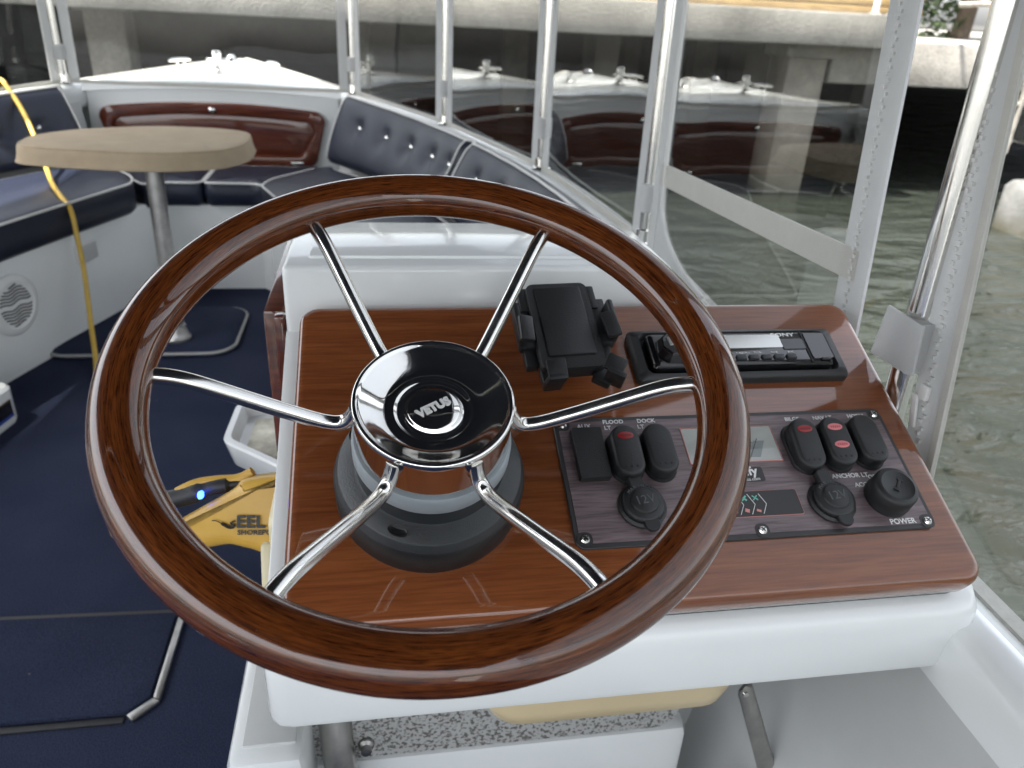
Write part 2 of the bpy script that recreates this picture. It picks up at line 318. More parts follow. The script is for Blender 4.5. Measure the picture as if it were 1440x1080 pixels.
def water_mat():
    m, t, b = newmat('harbour_water'); L = t.links.new
    b.inputs['Base Color'].default_value = (0.0205, 0.0240, 0.0195, 1); b.inputs['Roughness'].default_value = 0.05; b.inputs['IOR'].default_value = 1.33
    g = t.nodes.new('ShaderNodeNewGeometry'); last = None
    for sc_, dist, st, rot in ((1.1, 0.30, 0.55, 0.5), (4.2, 0.06, 0.6, -0.3), (13.0, 0.012, 0.5, 0.2)):
        mp = t.nodes.new('ShaderNodeMapping'); mp.inputs['Scale'].default_value = (1.0, 1.8, 1.0); mp.inputs['Rotation'].default_value = (0, 0, rot)
        L(g.outputs['Position'], mp.inputs['Vector'])
        n = t.nodes.new('ShaderNodeTexNoise'); n.inputs['Scale'].default_value = sc_; n.inputs['Detail'].default_value = 3; n.inputs['Roughness'].default_value = 0.5; n.inputs['Distortion'].default_value = 1.2
        L(mp.outputs[0], n.inputs['Vector'])
        bp = t.nodes.new('ShaderNodeBump'); bp.inputs['Strength'].default_value = st; bp.inputs['Distance'].default_value = dist
        L(n.outputs['Fac'], bp.inputs['Height'])
        if last: L(last.outputs[0], bp.inputs['Normal'])
        last = bp
    L(last.outputs[0], b.inputs['Normal'])
    return m
M['water'] = water_mat()
M['leaf'] = pbr('leaf_green', (0.055, 0.085, 0.028), 0.6, noise=0.5, nscale=3)
M['leaf2'] = pbr('leaf_olive', (0.095, 0.115, 0.040), 0.6, noise=0.4, nscale=3)
M['bark'] = pbr('bark', (0.10, 0.075, 0.05), 0.9, noise=0.3, nscale=12)
M['plank'] = wood('pale_timber', (0.30, 0.19, 0.07), (0.46, 0.31, 0.13), (2, 20, 20), coat=0.0, rough=0.8, fleck=0.25)
M['whitepaint'] = pbr('white_paint', (0.72, 0.72, 0.70), 0.45, noise=0.06, nscale=8)
M['rust'] = pbr('galvanised_pipe', (0.40, 0.37, 0.33), 0.45, metal=0.5, noise=0.3, nscale=15)
M['floatm'] = concrete('white_float', (0.24, 0.24, 0.235), (0.08, 0.07, 0.03), -0.18, 0.0)
M['led'] = pbr('blue_led', (0.02, 0.05, 0.5), 0.3, emit=(0.02, 0.08, 1.0, 4.0))
M['blueedge'] = pbr('blue_reflection', (0.03, 0.06, 0.28), 0.25)  # painted reflection colour for the case side
M['rubrail'] = pbr('grey_rub_rail', (0.40, 0.39, 0.36), 0.6, noise=0.12, nscale=60, bump=0.5, bscale=350)

# ------------------------------------------------------------------ boat geometry functions
XC = -0.63                                   # centreline of the boat
HB = [(-3.2, 0.95), (-2, 1.10), (-0.8, 1.155), (0.5, 1.172), (1.455, 1.156), (2.13, 1.075), (2.81, 0.865), (3.36, 0.54), (3.8, 0.24), (4.12, 0.0)]
ZS = [(-3.2, 0.610), (0.5, 0.618), (1.455, 0.665), (2.13, 0.678), (2.81, 0.690), (3.36, 0.720), (4.12, 0.775)]
YB = 3.38                                    # bow bulkhead
def interp(T, y):
    if y <= T[0][0]: return T[0][1]
    if y >= T[-1][0]: return T[-1][1]
    for i in range(len(T)-1):
        if T[i][0] <= y <= T[i+1][0]: break
    x0, y0 = T[i]; x1, y1 = T[i+1]; h = x1-x0
    def sl(k):
        if k == 0: return (T[1][1]-T[0][1])/(T[1][0]-T[0][0])
        if k == len(T)-1: return (T[k][1]-T[k-1][1])/(T[k][0]-T[k-1][0])
        return (T[k+1][1]-T[k-1][1])/(T[k+1][0]-T[k-1][0])
    a, b = sl(i)*h, sl(i+1)*h; t = (y-x0)/h
    return (2*t**3-3*t*t+1)*y0+(t**3-2*t*t+t)*a+(-2*t**3+3*t*t)*y1+(t**3-t*t)*b
hb = lambda y: interp(HB, y)
zs = lambda y: interp(ZS, y)
def gw(y, o, z, s):
    """point at offset o outward (along the plan normal) of the gunwale line, side s (+1 starboard)"""
    d = (hb(y+0.01)-hb(y-0.01))/0.02 if y < 4.11 else -0.8
    n = math.hypot(1, d); x = hb(y)+o/n
    return Vector((XC+s*max(x, 0.0), y-o*d/n, z))
def frange(a, b, n): return [a+(b-a)*i/n for i in range(n+1)]

def ci(y): return -0.045+0.013*min(1.0, max(0.0, (y-1.45)/0.25))      # inner edge of the coaming: wide beside the helm, thin behind the backrests
# ------------------------------------------------------------------ setting: water and quay
bm = NB(); bx(bm, (0, 0, -0.62), (900, 900, 1.0))
o = obj('water', bm, M['water'], smooth=False); o['kind'] = 'structure'
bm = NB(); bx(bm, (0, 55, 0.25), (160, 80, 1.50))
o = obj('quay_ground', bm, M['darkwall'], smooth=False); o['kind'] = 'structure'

# ------------------------------------------------------------------ the boat itself
boat = thing('motor_boat', 'white open launch with navy carpet and varnished bow locker door, moored bow to dock', 'boat', (XC, 1.0, 0.0))
BI = Matrix.Translation((-XC, -1.0, 0))
def bobj(name, bm, mat, parent=None, **k):
    bm.transform(BI)
    return obj(name, bm, mat, parent or boat, **k)
YS = frange(-3.2, 4.10, 72)
bm = NB()                                           # outer hull
for s in (1, -1):
    loft(bm, [[gw(y, 0.045, zs(y)-0.05, s), gw(y, 0.02, zs(y)-0.22, s), gw(y, -0.05, 0.15, s), gw(y, -0.16, -0.18, s), Vector((XC, y, -0.38))] for y in YS], closed=False)
bobj('hull', bm, M['gel'])
bm = NB()                                           # inner liner, both sides
for s in (1, -1):
    loft(bm, [[gw(y, ci(y), zs(y)-0.03, s), gw(y, ci(y)-0.004, zs(y)-0.10, s), gw(y, -0.085, 0.3, s), gw(y, -0.14, 0.0, s)] for y in frange(-3.2, YB, 60)], closed=False)
bobj('liner', bm, M['gelgrey'])
bm = NB()                                           # coaming
for s in (1, -1):
    loft(bm, [[gw(y, o_, zs(y)+dz, s) for o_, dz in ((ci(y)-0.002, -0.07), (ci(y)-0.002, -0.018), (ci(y)+0.003, -0.006), (ci(y)+0.012, 0.0), (0.0, 0.002), (0.022, 0.0), (0.03, -0.012), (0.03, -0.08), (-0.02, -0.09))] for y in YS], closed=True)
bobj('coaming', bm, M['gel'])
for s in (1, -1):
    bm = NB()
    loft(bm, [[gw(y, o_, zs(y)+dz, s) for o_, dz in ((0.0305, -0.052), (0.044, -0.050), (0.052, -0.040), (0.052, -0.026), (0.046, -0.018), (0.0305, -0.016))] for y in YS], closed=True)
    bobj('rub_rail', bm, M['gel'])
    bm = NB()
    loft(bm, [[gw(y, o_, zs(y)+dz, s) for o_, dz in ((0.003, 0.0015), (0.003, 0.006), (0.020, 0.006), (0.020, 0.0015))] for y in YS], closed=True)
    bobj('canvas_track', bm, M['rubrail'])
bm = NB()                                           # foredeck with camber
rows = []
for y in [YB-0.006, YB+0.006]+frange(YB+0.03, 4.11, 22):
    r_ = []
    for k in range(-12, 13):
        u = k/12; p = gw(y, -0.03, 0, 1 if u >= 0 else -1); hw = abs(p.x-XC)
        cam_ = 0.022*min(1, hw/0.45)*(1-u*u)
        z = zs(y)+0.003+cam_
        if y < YB: z -= 0.030
        elif y < YB+0.02: z -= 0.006
        r_.append(Vector((XC+u*hw, max(y, y), z)))
    rows.append(r_)
loft(bm, rows, closed=False)
foredeck = bobj('foredeck', bm, M['gel'])
bm = NB()                                           # raised anchor locker lid
prof = []
for inset, dz in ((0, -0.01), (0, 0.006), (0.008, 0.011), (0.03, 0.013)):
    ring = []
    for x_, y_ in ((-0.20, 3.68), (0.20, 3.68), (0.14, 3.80), (0.06, 3.90), (-0.06, 3.90), (-0.14, 3.80)):
        c = Vector((0, 3.78)); d = Vector((x_, y_))-c; d = d*(1-inset/max(d.length, 0.1))
        yy = c.y+d.y; hw = abs(gw(yy, -0.03, 0, 1).x-XC)
        ring.append(Vector((XC+d.x, yy, zs(yy)+0.003+0.022*min(1, hw/0.45)*(1-(d.x/hw)**2)+dz)))
    prof.append(ring)
loft(bm, prof, True, False, True)
bobj('locker_lid', bm, M['gel'], foredeck)
bm = NB()                                           # bulkhead
pts = [Vector((XC+s_*hw, YB, z)) for s_, hw, z in ((-1, 0.50, 0.0), (1, 0.50, 0.0), (1, 0.475, 0.700))]
for k in range(9, -10, -1):
    u = k/10; pts.append(Vector((XC+u*0.475, YB, 0.706+0.022*(1-u*u))))
pts.append(Vector((XC-0.475, YB, 0.700)))
prism(bm, pts, (0, 0.03, 0))
bulk = bobj('bulkhead', bm, M['gel'])
def door_ring(sc, y, top=0.692, n=7):
    out = []
    cx_, cz = XC-0.01, 0.541
    def corner(px, pz, r, a0):
        for i in range(n+1):
            a = a0+math.pi/2*i/n; out.append((px+r*math.cos(a), pz+r*math.sin(a)))
    corner(0.385, 0.060, 0.045, 0)
    for k in range(7, -8, -1): out.append((0.385*k/8, 0.105+0.022*(1-(k/8)**2)))
    corner(-0.385, 0.060, 0.045, math.pi/2)
    corner(-0.355, -0.075, 0.04, math.pi); corner(0.355, -0.075, 0.04, 1.5*math.pi)
    return [Vector((cx_+x-(sc*math.copysign(min(1, abs(x)/0.1), x)), y, cz+z-(sc*math.copysign(min(1, abs(z)/0.03), z)))) for x, z in out]
bm = NB()
loft(bm, [door_ring(a, y) for a, y in ((0, YB), (0, YB-0.016), (0.005, YB-0.021), (0.030, YB-0.022), (0.040, YB-0.019), (0.044, YB-0.010))], True)
dr = bobj('locker_door', bm, M['door'], bulk)
bm = NB(); loft(bm, [door_ring(0.043, YB-0.0095), door_ring(0.06, YB-0.0135), door_ring(0.085, YB-0.014)], True, False, True)
o = bobj('door_panel', bm, M['door'], None); o.parent = bulk
bm = NB(); lathe(bm, [(0.012, 0), (0.012, 0.006), (0.008, 0.009), (0, 0.009)], 20, Matrix.Translation((XC-0.015, YB-0.021, 0.641)) @ Matrix.Rotation(R(90), 4, 'X'))
o = bobj('door_latch', bm, M['chrome'], bulk)
bm = NB(); bx(bm, (XC+0.30, YB-0.023, 0.440), (0.05, 0.006, 0.014), bev=0.004)
bobj('door_hinge', bm, M['chrome'], bulk)
# sole
bm = NB()
ptsl = [gw(y, -0.12, 0, -1) for y in frange(-3.2, 3.2, 40)]; ptsr = [gw(y, -0.12, 0, 1) for y in frange(-3.2, 3.2, 40)]
loft(bm, [[Vector((a.x, a.y, 0)), Vector((b.x, b.y, 0))] for a, b in zip(ptsl, ptsr)], closed=False)
o = bobj('carpet', bm, M['carpet'])
# seat bases
BASE = [(-1.50, -0.9), (-1.44, 0.5), (-1.36, 1.2), (-1.25, 1.8), (-1.135, 2.15), (-1.056, 2.38), (-0.99, 2.57), (-0.887, 2.87), (-0.845, 3.0)]
for s in (-1, 1):
    bm = NB(); rows = []
    for x, y in [tuple(p.xy) for p in spline([(x, y, 0) for x, y in BASE], 4)]:
        if s == 1 and y < 1.55: continue
        xx = x if s == -1 else 2*XC-x; b = gw(y+0.12, -0.10, 0, s); xo = min(b.x, xx-0.05) if s == -1 else max(b.x, xx+0.05)
        rows.append([Vector((xx, y, 0.0)), Vector((xx, y, 0.345)), Vector((xx+s*0.008, y, 0.352)), Vector((xo, y+0.1, 0.352))])
    loft(bm, rows, closed=False)
    r0 = rows[0]; bm.faces.new([bm.verts.new(p) for p in (r0[0], r0[1], r0[3], Vector((r0[3].x, r0[3].y, 0)))])
    bobj('seat_base', bm, M['gel'])
bm = NB()
pl = [Vector((-0.846, 2.999, 0)), Vector((-0.80, 3.062, 0)), Vector((2*XC+0.80, 3.062, 0)), Vector((2*XC+0.846, 2.999, 0)), Vector((XC+0.44, YB-0.001, 0)), Vector((XC-0.44, YB-0.001, 0))]
prism(bm, pl, (0, 0, 0.335))
bobj('bow_seat_base', bm, M['gel'])
# hatch lids in the sole
hatch = thing('floor_hatch', 'navy carpeted floor hatch with steel edge trim beside the helm console', 'hatch', (-0.70, 1.09, 0.0))
bm = NB()
prism(bm, [(-0.45, -0.115, 0.0005), (0.265, -0.115, 0.0005), (0.296, -0.085, 0.0005), (0.296, 0.115, 0.0005), (-0.45, 0.145, 0.0005)], (0, 0, 0.011), bev=0.004)
obj('lid', bm, M['carpet'], hatch)
bm = NB(); prism(bm, [(0.300, -0.086, 0.0004), (0.312, -0.090, 0.0004), (0.312, 0.115, 0.0004), (0.300, 0.115, 0.0004)], (0, 0, 0.008), bev=0.002)
obj('edge_trim', bm, M['dullsteel'], hatch)
bm = NB(); prism(bm, [(0.265, -0.1175, 0.0004), (0.277, -0.130, 0.0004), (0.313, -0.094, 0.0004), (0.299, -0.0855, 0.0004)], (0, 0, 0.007), bev=0.002)
obj('corner_trim', bm, M['dullsteel'], hatch)
bm = NB(); prism(bm, [(-0.45, -0.130, 0.0003), (0.262, -0.130, 0.0003), (0.262, -0.118, 0.0003), (-0.45, -0.118, 0.0003)], (0, 0, 0.003))
obj('dark_gap', bm, M['rubber'], hatch)  # black strip gives the shaded gap along the lid as colour
bm = NB(); prism(bm, [(-0.45, 0.1475, 0.0003), (0.30, 0.1175, 0.0003), (0.30, 0.130, 0.0003), (-0.45, 0.160, 0.0003)], (0, 0, 0.003))
obj('dark_gap', bm, M['rubber'], hatch)  # forward gap of the lid, its shade drawn in black
mat2 = thing('floor_mat', 'rounded navy mat with pale grey edging on the floor under the table', 'mat', (-0.78, 2.61, 0.0))
bm = NB(); stack(bm, [(0.58, 0.40, 0.08, 0.0008), (0.58, 0.40, 0.08, 0.018), (0.56, 0.38, 0.075, 0.024), (0.50, 0.32, 0.06, 0.026)], 8)
obj('pad', bm, M['carpet'], mat2)
bm = NB(); tube(bm, rr(0.588, 0.408, 0.084, 8, z=0.012)+[rr(0.588, 0.408, 0.084, 8, z=0.012)[0]], 0.0055, 6, False)
obj('edging', bm, pbr('pale_edging', (0.30, 0.30, 0.29), 0.5), mat2)

# ------------------------------------------------------------------ cushions
def resample(pts, step=0.03, closed=True):
    out = []; n = len(pts)
    for i in range(n if closed else n-1):
        a, b = Vector(pts[i]), Vector(pts[(i+1) % n]); m = max(1, int((b-a).length/step))
        for k in range(m): out.append(a.lerp(b, k/m))
    return out
def round_poly(pts, r=0.035, n=4):
    out = []; N_ = len(pts)
    for i in range(N_):
        p = Vector(pts[i]); a = Vector(pts[i-1]); b = Vector(pts[(i+1) % N_])
        da = (a-p); db = (b-p); ra = min(r, da.length*0.45); rb = min(r, db.length*0.45)
        s_ = p+da.normalized()*ra; e_ = p+db.normalized()*rb
        for k in range(n+1):
            t = k/n; out.append(s_*(1-t)**2+p*2*t*(1-t)+e_*t*t)
    return out
def inset_poly(pts, d):
    out = []; n = len(pts)
    area = sum(pts[i].x*pts[(i+1) % n].y-pts[(i+1) % n].x*pts[i].y for i in range(n)); sg = 1 if area > 0 else -1
    for i in range(n):
        t = (pts[(i+1) % n]-pts[i-1]).normalized(); nrm = Vector((-t.y, t.x))*sg
        out.append(pts[i]+nrm*d)
    return out
def seat_cushion(label, outline, z0=0.3625, z1=0.462):
    pts = resample(round_poly([Vector(p) for p in outline]), 0.035)
    c = sum(pts, Vector((0, 0)))/len(pts)
    t = thing('seat_cushion', label, 'cushion', (c.x, c.y, z0), group='navy seat cushions')
    L = [p-c for p in pts]; h = z1-z0; bm = NB(); rings = []
    for d, z in ((0.012, 0.0), (0.0, 0.012), (-0.003, h*0.5), (0.0, h-0.012), (0.008, h-0.003), (0.022, h+0.001), (0.045, h+0.005), (0.075, h+0.008)):
        rings.append([Vector((p.x, p.y, z)) for p in inset_poly(L, d)])
    vr = loft(bm, rings, True, True, False)
    cv = bm.verts.new((0, 0, h+0.011)); n = len(vr[-1])
    for i in range(n): bm.faces.new((vr[-1][i], vr[-1][(i+1) % n], cv))
    cov = obj('cover', bm, M['navy'], t, ang=60)
    for z in (h-0.006,):
        bm = NB(); q = [Vector((p.x, p.y, z)) for p in inset_poly(L, 0.001)]; q.append(q[0].copy())
        tube(bm, q, 0.0042, 6, False); obj('piping', bm, M['piping'], t)
    return t
pout = lambda y, s, o_=-0.165: tuple(gw(y, o_, 0, s).xy)
PIN = [(-1.33, 1.3), (-1.22, 1.8), (-1.11, 2.15), (-1.03, 2.38), (-0.955, 2.58), (-0.845, 2.87)]
mir = lambda L: [(2*XC-x, y) for x, y in L]
seat_cushion('long navy seat cushion on the port bench under the table', PIN+[(-0.87, 2.97), (-1.04, 3.22)]+[pout(y, -1) for y in (3.15, 2.9, 2.6, 2.3, 2.0, 1.7, 1.3)], 0.3525, 0.462)
seat_cushion('navy seat cushion on the port bench, nearer the stern', [(-1.47, -0.6), (-1.45, 0.0), (-1.41, 0.7), (-1.335, 1.28)]+[pout(y, -1) for y in (1.28, 0.7, 0.0, -0.6)], 0.3525, 0.462)
seat_cushion('small navy bow seat cushion on the port side of the bow seam', [(-0.845, 2.99), (-0.80, 3.035), (-0.654, 3.035), (-0.654, 3.355), (-1.05, 3.355), (-1.04, 3.27)], 0.3355, 0.430)
seat_cushion('small navy bow seat cushion on the starboard side of the bow seam', [(-0.646, 3.035), (-0.46, 3.035), (-0.415, 2.99), (-0.22, 3.27), (-0.21, 3.355), (-0.646, 3.355)], 0.3355, 0.430)
seat_cushion('long navy seat cushion on the starboard bench behind the console', mir(PIN[1:])[0:0]+[(-0.01, 1.72)]+mir(PIN[2:])+mir([(-0.87, 2.97), (-1.04, 3.22)])+[pout(y, 1) for y in (3.15, 2.9, 2.6, 2.3, 2.0, 1.72)], 0.3525, 0.462)

def backrest(label, s, y0, y1, btn, zb=0.475):
    """padded backrest along the coaming from y0 to y1; buttons at (y, fraction of height)"""
    ym = (y0+y1)/2; base = gw(ym, -0.12, zb, s)
    t = thing('backrest_cushion', label, 'cushion', base, group='navy backrest cushions')
    nst = max(16, int(abs(y1-y0)/0.022)); NF = 14; rings = []
    for i in range(nst+1):
        f = i/nst; y = y0+(y1-y0)*f; e = min(f, 1-f)*abs(y1-y0)
        k = math.sqrt(max(0, 1-(1-min(1, e/0.03))**2)); ztop = zs(y)+0.004; ring = []
        for j in range(NF+1):
            v = j/NF; z = zb+(ztop-zb)*v; th = 0.082*(0.35+0.65*k)*(0.82+0.18*math.sin(math.pi*v))*(1-0.35*v)
            edge = min(v, 1-v)*(ztop-zb)
            th *= 0.72+0.28*math.sqrt(max(0, 1-(1-min(1, edge/0.028))**2))
            for by, bv in btn:
                dy = (y-by); dz = (v-bv)*(ztop-zb); d2 = dy*dy+dz*dz
                th -= 0.020*math.exp(-d2/(2*0.020**2))+0.012*math.exp(-d2/(2*0.05**2))
            ring.append(gw(y, -0.036-0.075*(1-v)-th, z, s))
        ring.append(gw(y, -0.0355, ztop-0.004, s)); ring.append(gw(y, -0.111, zb, s))
        rings.append([p-base for p in ring])
    bm = NB(); loft(bm, rings, True, True, True)
    obj('cover', bm, M['navy'], t, ang=65)
    bm = NB(); tube(bm, [r[NF]+Vector((0, 0, 0.002)) for r in rings], 0.0038, 6); obj('piping', bm, M['piping'], t)
    for rr_ in (rings[1], rings[-2]):
        bm = NB(); tube(bm, [p for p in rr_[:NF+1]], 0.0036, 6); obj('piping', bm, M['piping'], t)
    for by, bv in btn:
        z = zb+(zs(by)+0.004-zb)*bv; th = 0.082*(0.82+0.18*math.sin(math.pi*bv))*(1-0.35*bv)-0.030
        p = gw(by, -0.036-0.075*(1-bv)-th, z, s)-base; n_ = (gw(by, -0.2, z, s)-gw(by, -0.1, z, s)).normalized()
        bm = NB(); lathe(bm, [(0.010, -0.004), (0.010, 0.002), (0.006, 0.006), (0, 0.007)], 14, Matrix.Translation(p) @ n_.to_track_quat('Z', 'Y').to_matrix().to_4x4())
        obj('button', bm, M['steel'], t)
    return t
backrest('tufted navy backrest with a row of buttons, against the starboard coaming near the bow', 1, 3.33, 2.515, [(3.19, 0.60), (3.03, 0.60), (2.87, 0.60), (2.71, 0.60), (2.58, 0.60)])
backrest('navy backrest along the starboard coaming behind the console', 1, 2.50, 1.58, [(2.36, 0.60), (2.18, 0.60), (2.00, 0.60), (1.83, 0.60), (1.68, 0.60)])
backrest('tufted navy backrest against the port coaming near the bow', -1, 3.31, 2.50, [(3.17, 0.5), (3.02, 0.5), (2.86, 0.5), (2.70, 0.5), (2.58, 0.5)])
backrest('navy backrest against the port coaming beside the helm', -1, 2.485, 1.3, [(2.3, 0.5), (2.1, 0.5), (1.9, 0.5), (1.7, 0.5), (1.5, 0.5)])

# ------------------------------------------------------------------ canopy, posts, clear window panels
RAKE = 0.035
POST = {'A': gw(3.36, 0.0, 0.722, 1), 'B': Vector((0.235, 2.81, 0.692)), 'C': Vector((0.445, 2.13, 0.680)), 'D': Vector((0.526, 1.455, 0.669)), 'E': Vector((0.528, 0.632, 0.624)),
        'A1': gw(3.36, 0.0, 0.722, -1), 'B1': Vector((2*XC-0.235, 2.81, 0.692))}
POST['A'] = Vector((-0.090, 3.36, 0.722)); POST['A1'] = Vector((2*XC+0.090, 3.36, 0.722))
ZTOP = 1.88
def canopy_post(key, label, strap_z, strap_w=0.042, flap=None):
    p = POST[key]; t = thing('canopy_post', label, 'post', p, group='stainless canopy posts')
    L = (ZTOP-p.z); bm = NB(); tube(bm, [(0, 0, 0), (0, RAKE*0.3*L, L*0.3), (0, RAKE*L, L)], 0.0125, 18); obj('tube', bm, M['steel'], t)
    bm = NB(); lathe(bm, [(0.026, 0), (0.026, 0.004), (0.019, 0.008), (0.017, 0.03), (0.013, 0.032)], 24); obj('foot', bm, M['chrome'], t)
    dz = strap_z-p.z; bm = NB()
    stack(bm, [(strap_w, 0.034, 0.015, dz-0.026), (strap_w+0.002, 0.036, 0.016, dz), (strap_w, 0.034, 0.015, dz+0.026)], 5)
    st = obj('strap', bm, M['whitefab'], t)
    if flap:
        bm = NB(); loft(bm, [[Vector((-0.021-0.002*math.sin(3*k), 0.036-0.066*k/8, dz-0.026+0.004*k/8)), Vector((-0.0185-0.002*math.sin(3*k), 0.036-0.066*k/8, dz-0.026+0.004*k/8)),
                             Vector((-0.0175, 0.030-0.056*k/8, dz+0.029)), Vector((-0.020, 0.030-0.056*k/8, dz+0.029))] for k in range(9)], True, True, True)
        obj('strap_flap', bm, M['whitefab'], st)
    return t
canopy_post('A', 'stainless canopy post at the starboard corner of the bow window', 0.83)
canopy_post('B', 'stainless canopy post beside the tufted starboard backrest', 0.81)
canopy_post('C', 'stainless canopy post above the backrest behind the console', 0.79)
canopy_post('D', 'stainless canopy post just forward of the phone holder, with white strap', 0.762, 0.036)
canopy_post('E', 'stainless canopy post next to the radio, wrapped in a wide white flap', 0.812, 0.036, True)
canopy_post('A1', 'stainless canopy post at the port corner of the bow window', 0.83)

class Pane:
    def __init__(s, label, A, B, ra=RAKE, rb=RAKE, ra_x=0.0, rb_x=0.0):
        s.A, s.B, s.ra, s.rb = Vector(A), Vector(B), Vector((ra_x, ra, 1)), Vector((rb_x, rb, 1))
        s.t = thing('window_panel', label, 'window', s.A, group='clear vinyl window panels')
        d = (s.B-s.A); d.z = 0; s.n = Vector((d.y, -d.x, 0)).normalized()
    def W(s, u, z, n=0.0):
        """u metres-fraction along, z absolute height"""
        pa = s.A+s.ra*(z-s.A.z); pb = s.B+s.rb*(z-s.B.z)
        return pa.lerp(pb, u)+s.n*n-s.A
    def slab(s, name, mat, u0, u1, z0, z1, n0=-0.001, n1=0.001, nu=1, nz=1, zf=None):
        bm = NB(); g = []
        f0 = zf if zf else (lambda u: (z0, z1))
        for nn in (n0, n1):
            g.append([[s.W(u, f0(u)[0]+(f0(u)[1]-f0(u)[0])*k/nz, nn) for k in range(nz+1)] for u in frange(u0, u1, nu)])
        a = [[bm.verts.new(p) for p in r] for r in g[0]]; b = [[bm.verts.new(p) for p in r] for r in g[1]]
        for i in range(nu):
            for k in range(nz):
                bm.faces.new((a[i][k], a[i+1][k], a[i+1][k+1], a[i][k+1])); bm.faces.new((b[i][k], b[i][k+1], b[i+1][k+1], b[i+1][k]))
        for i in range(nu):
            bm.faces.new((a[i][0], b[i][0], b[i+1][0], a[i+1][0])); bm.faces.new((a[i][nz], a[i+1][nz], b[i+1][nz], b[i][nz]))
        for k in range(nz):
            bm.faces.new((a[0][k], a[0][k+1], b[0][k+1], b[0][k])); bm.faces.new((a[nu][k], b[nu][k], b[nu][k+1], a[nu][k+1]))
        return obj(name, bm, mat, s.t, ang=50)
    def zipper(s, u, z0, z1, n=0.003, step=0.0065, w_=0.0045):
        bm = NB(); z = z0; k = 0
        d = (s.B-s.A); d.z = 0; d.normalize()
        while z < z1:
            p = s.W(u, z, n)+d*(w_*0.45*(1 if k % 2 else -1)); m = Matrix.Translation(p) @ Matrix.Rotation(math.atan2(d.y, d.x), 4, 'Z') @ Matrix.Diagonal((w_, 0.003, step*0.55, 1))
            bmesh.ops.create_cube(bm, size=1, matrix=m); z += step; k += 1
        o = obj('zipper_teeth', bm, M['piping'], s.t, smooth=False); o['kind'] = 'stuff'; return o
def simple_pane(label, a, b, bw=0.036, **k):
    P_ = Pane(label, POST[a] if isinstance(a, str) else a, POST[b] if isinstance(b, str) else b, **k)
    Lh = (P_.B-P_.A).length; e = bw/Lh; g = 0.020/Lh
    z0 = max(P_.A.z, P_.B.z)
    P_.slab('vinyl_sheet', M['vinyl'], g, 1-g, 0, 0, -0.0005, 0.0005, nu=6, nz=6, zf=lambda u: (P_.A.z+(P_.B.z-P_.A.z)*u+0.002, ZTOP-0.01))
    for u0, u1 in ((g, g+e), (1-g-e, 1-g)):
        P_.slab('side_border', M['whitefab'], u0, u1, 0, 0, -0.0018, 0.0018, zf=lambda u: (P_.A.z+(P_.B.z-P_.A.z)*u+0.004, ZTOP-0.011))
    P_.slab('bottom_border', M['creamfab'], g, 1-g, 0, 0, -0.0025, 0.0025, zf=lambda u: (P_.A.z+(P_.B.z-P_.A.z)*u+0.001, P_.A.z+(P_.B.z-P_.A.z)*u+0.014))
    return P_
simple_pane('clear bow window panel above the varnished locker door', 'A1', 'A')
simple_pane('clear side window panel beside the tufted starboard backrest', 'A', 'B')
simple_pane('clear side window panel above the seam of the starboard backrests', 'B', 'C')
simple_pane('clear side window panel above the backrest behind the console', 'C', 'D')
simple_pane('clear side window panel above the port backrest by the yellow cord', 'B1', 'A1')
# the panel beside the radio: cross band, zipped edge, curved lower corner
P4 = Pane('clear side window panel with a cream cross band, between two posts by the radio', POST['D'], Vector((0.528, 0.697, 0.626)), rb=0.115)
P4.slab('vinyl_sheet', M['vinyl'], 0.03, 0.975, 0, 0, -0.0005, 0.0005, nu=6, nz=6, zf=lambda u: (0.669-0.042*u, ZTOP-0.01))
P4.slab('cross_band', M['creamfab'], 0.075, 0.955, 0, 0, -0.0024, 0.0024, nu=4, zf=lambda u: (0.797+0.038*u, 0.836+0.033*u))
P4.slab('side_border', M['whitefab'], 0.035, 0.085, 0, 0, -0.0018, 0.0018, nz=4, zf=lambda u: (0.672, ZTOP-0.011))
P4.slab('zip_border', M['whitefab'], 0.915, 0.985, 0, 0, -0.0018, 0.0018, nz=6, zf=lambda u: (0.630, ZTOP-0.011))
P4.zipper(0.945, 0.66, 1.3, n=0.003)
bm = NB()
cpts = spline([P4.W(u, z, 0.002) for u, z in ((0.10, 1.2), (0.105, 0.9), (0.11, 0.80), (0.125, 0.752), (0.19, 0.71), (0.30, 0.684), (0.42, 0.670))], 8)
tube(bm, cpts, 0.0035, 6); obj('corner_piping', bm, M['piping'], P4.t)
bm = NB(); q = [P4.W(u, z, -0.0009) for u, z in ((0.086, 0.82), (0.112, 0.80), (0.126, 0.752), (0.19, 0.709), (0.30, 0.682), (0.42, 0.668), (0.30, 0.664), (0.10, 0.670), (0.086, 0.675))]
prism(bm, q, P4.n*0.0018); obj('corner_gusset', bm, M['whitefab'], P4.t)
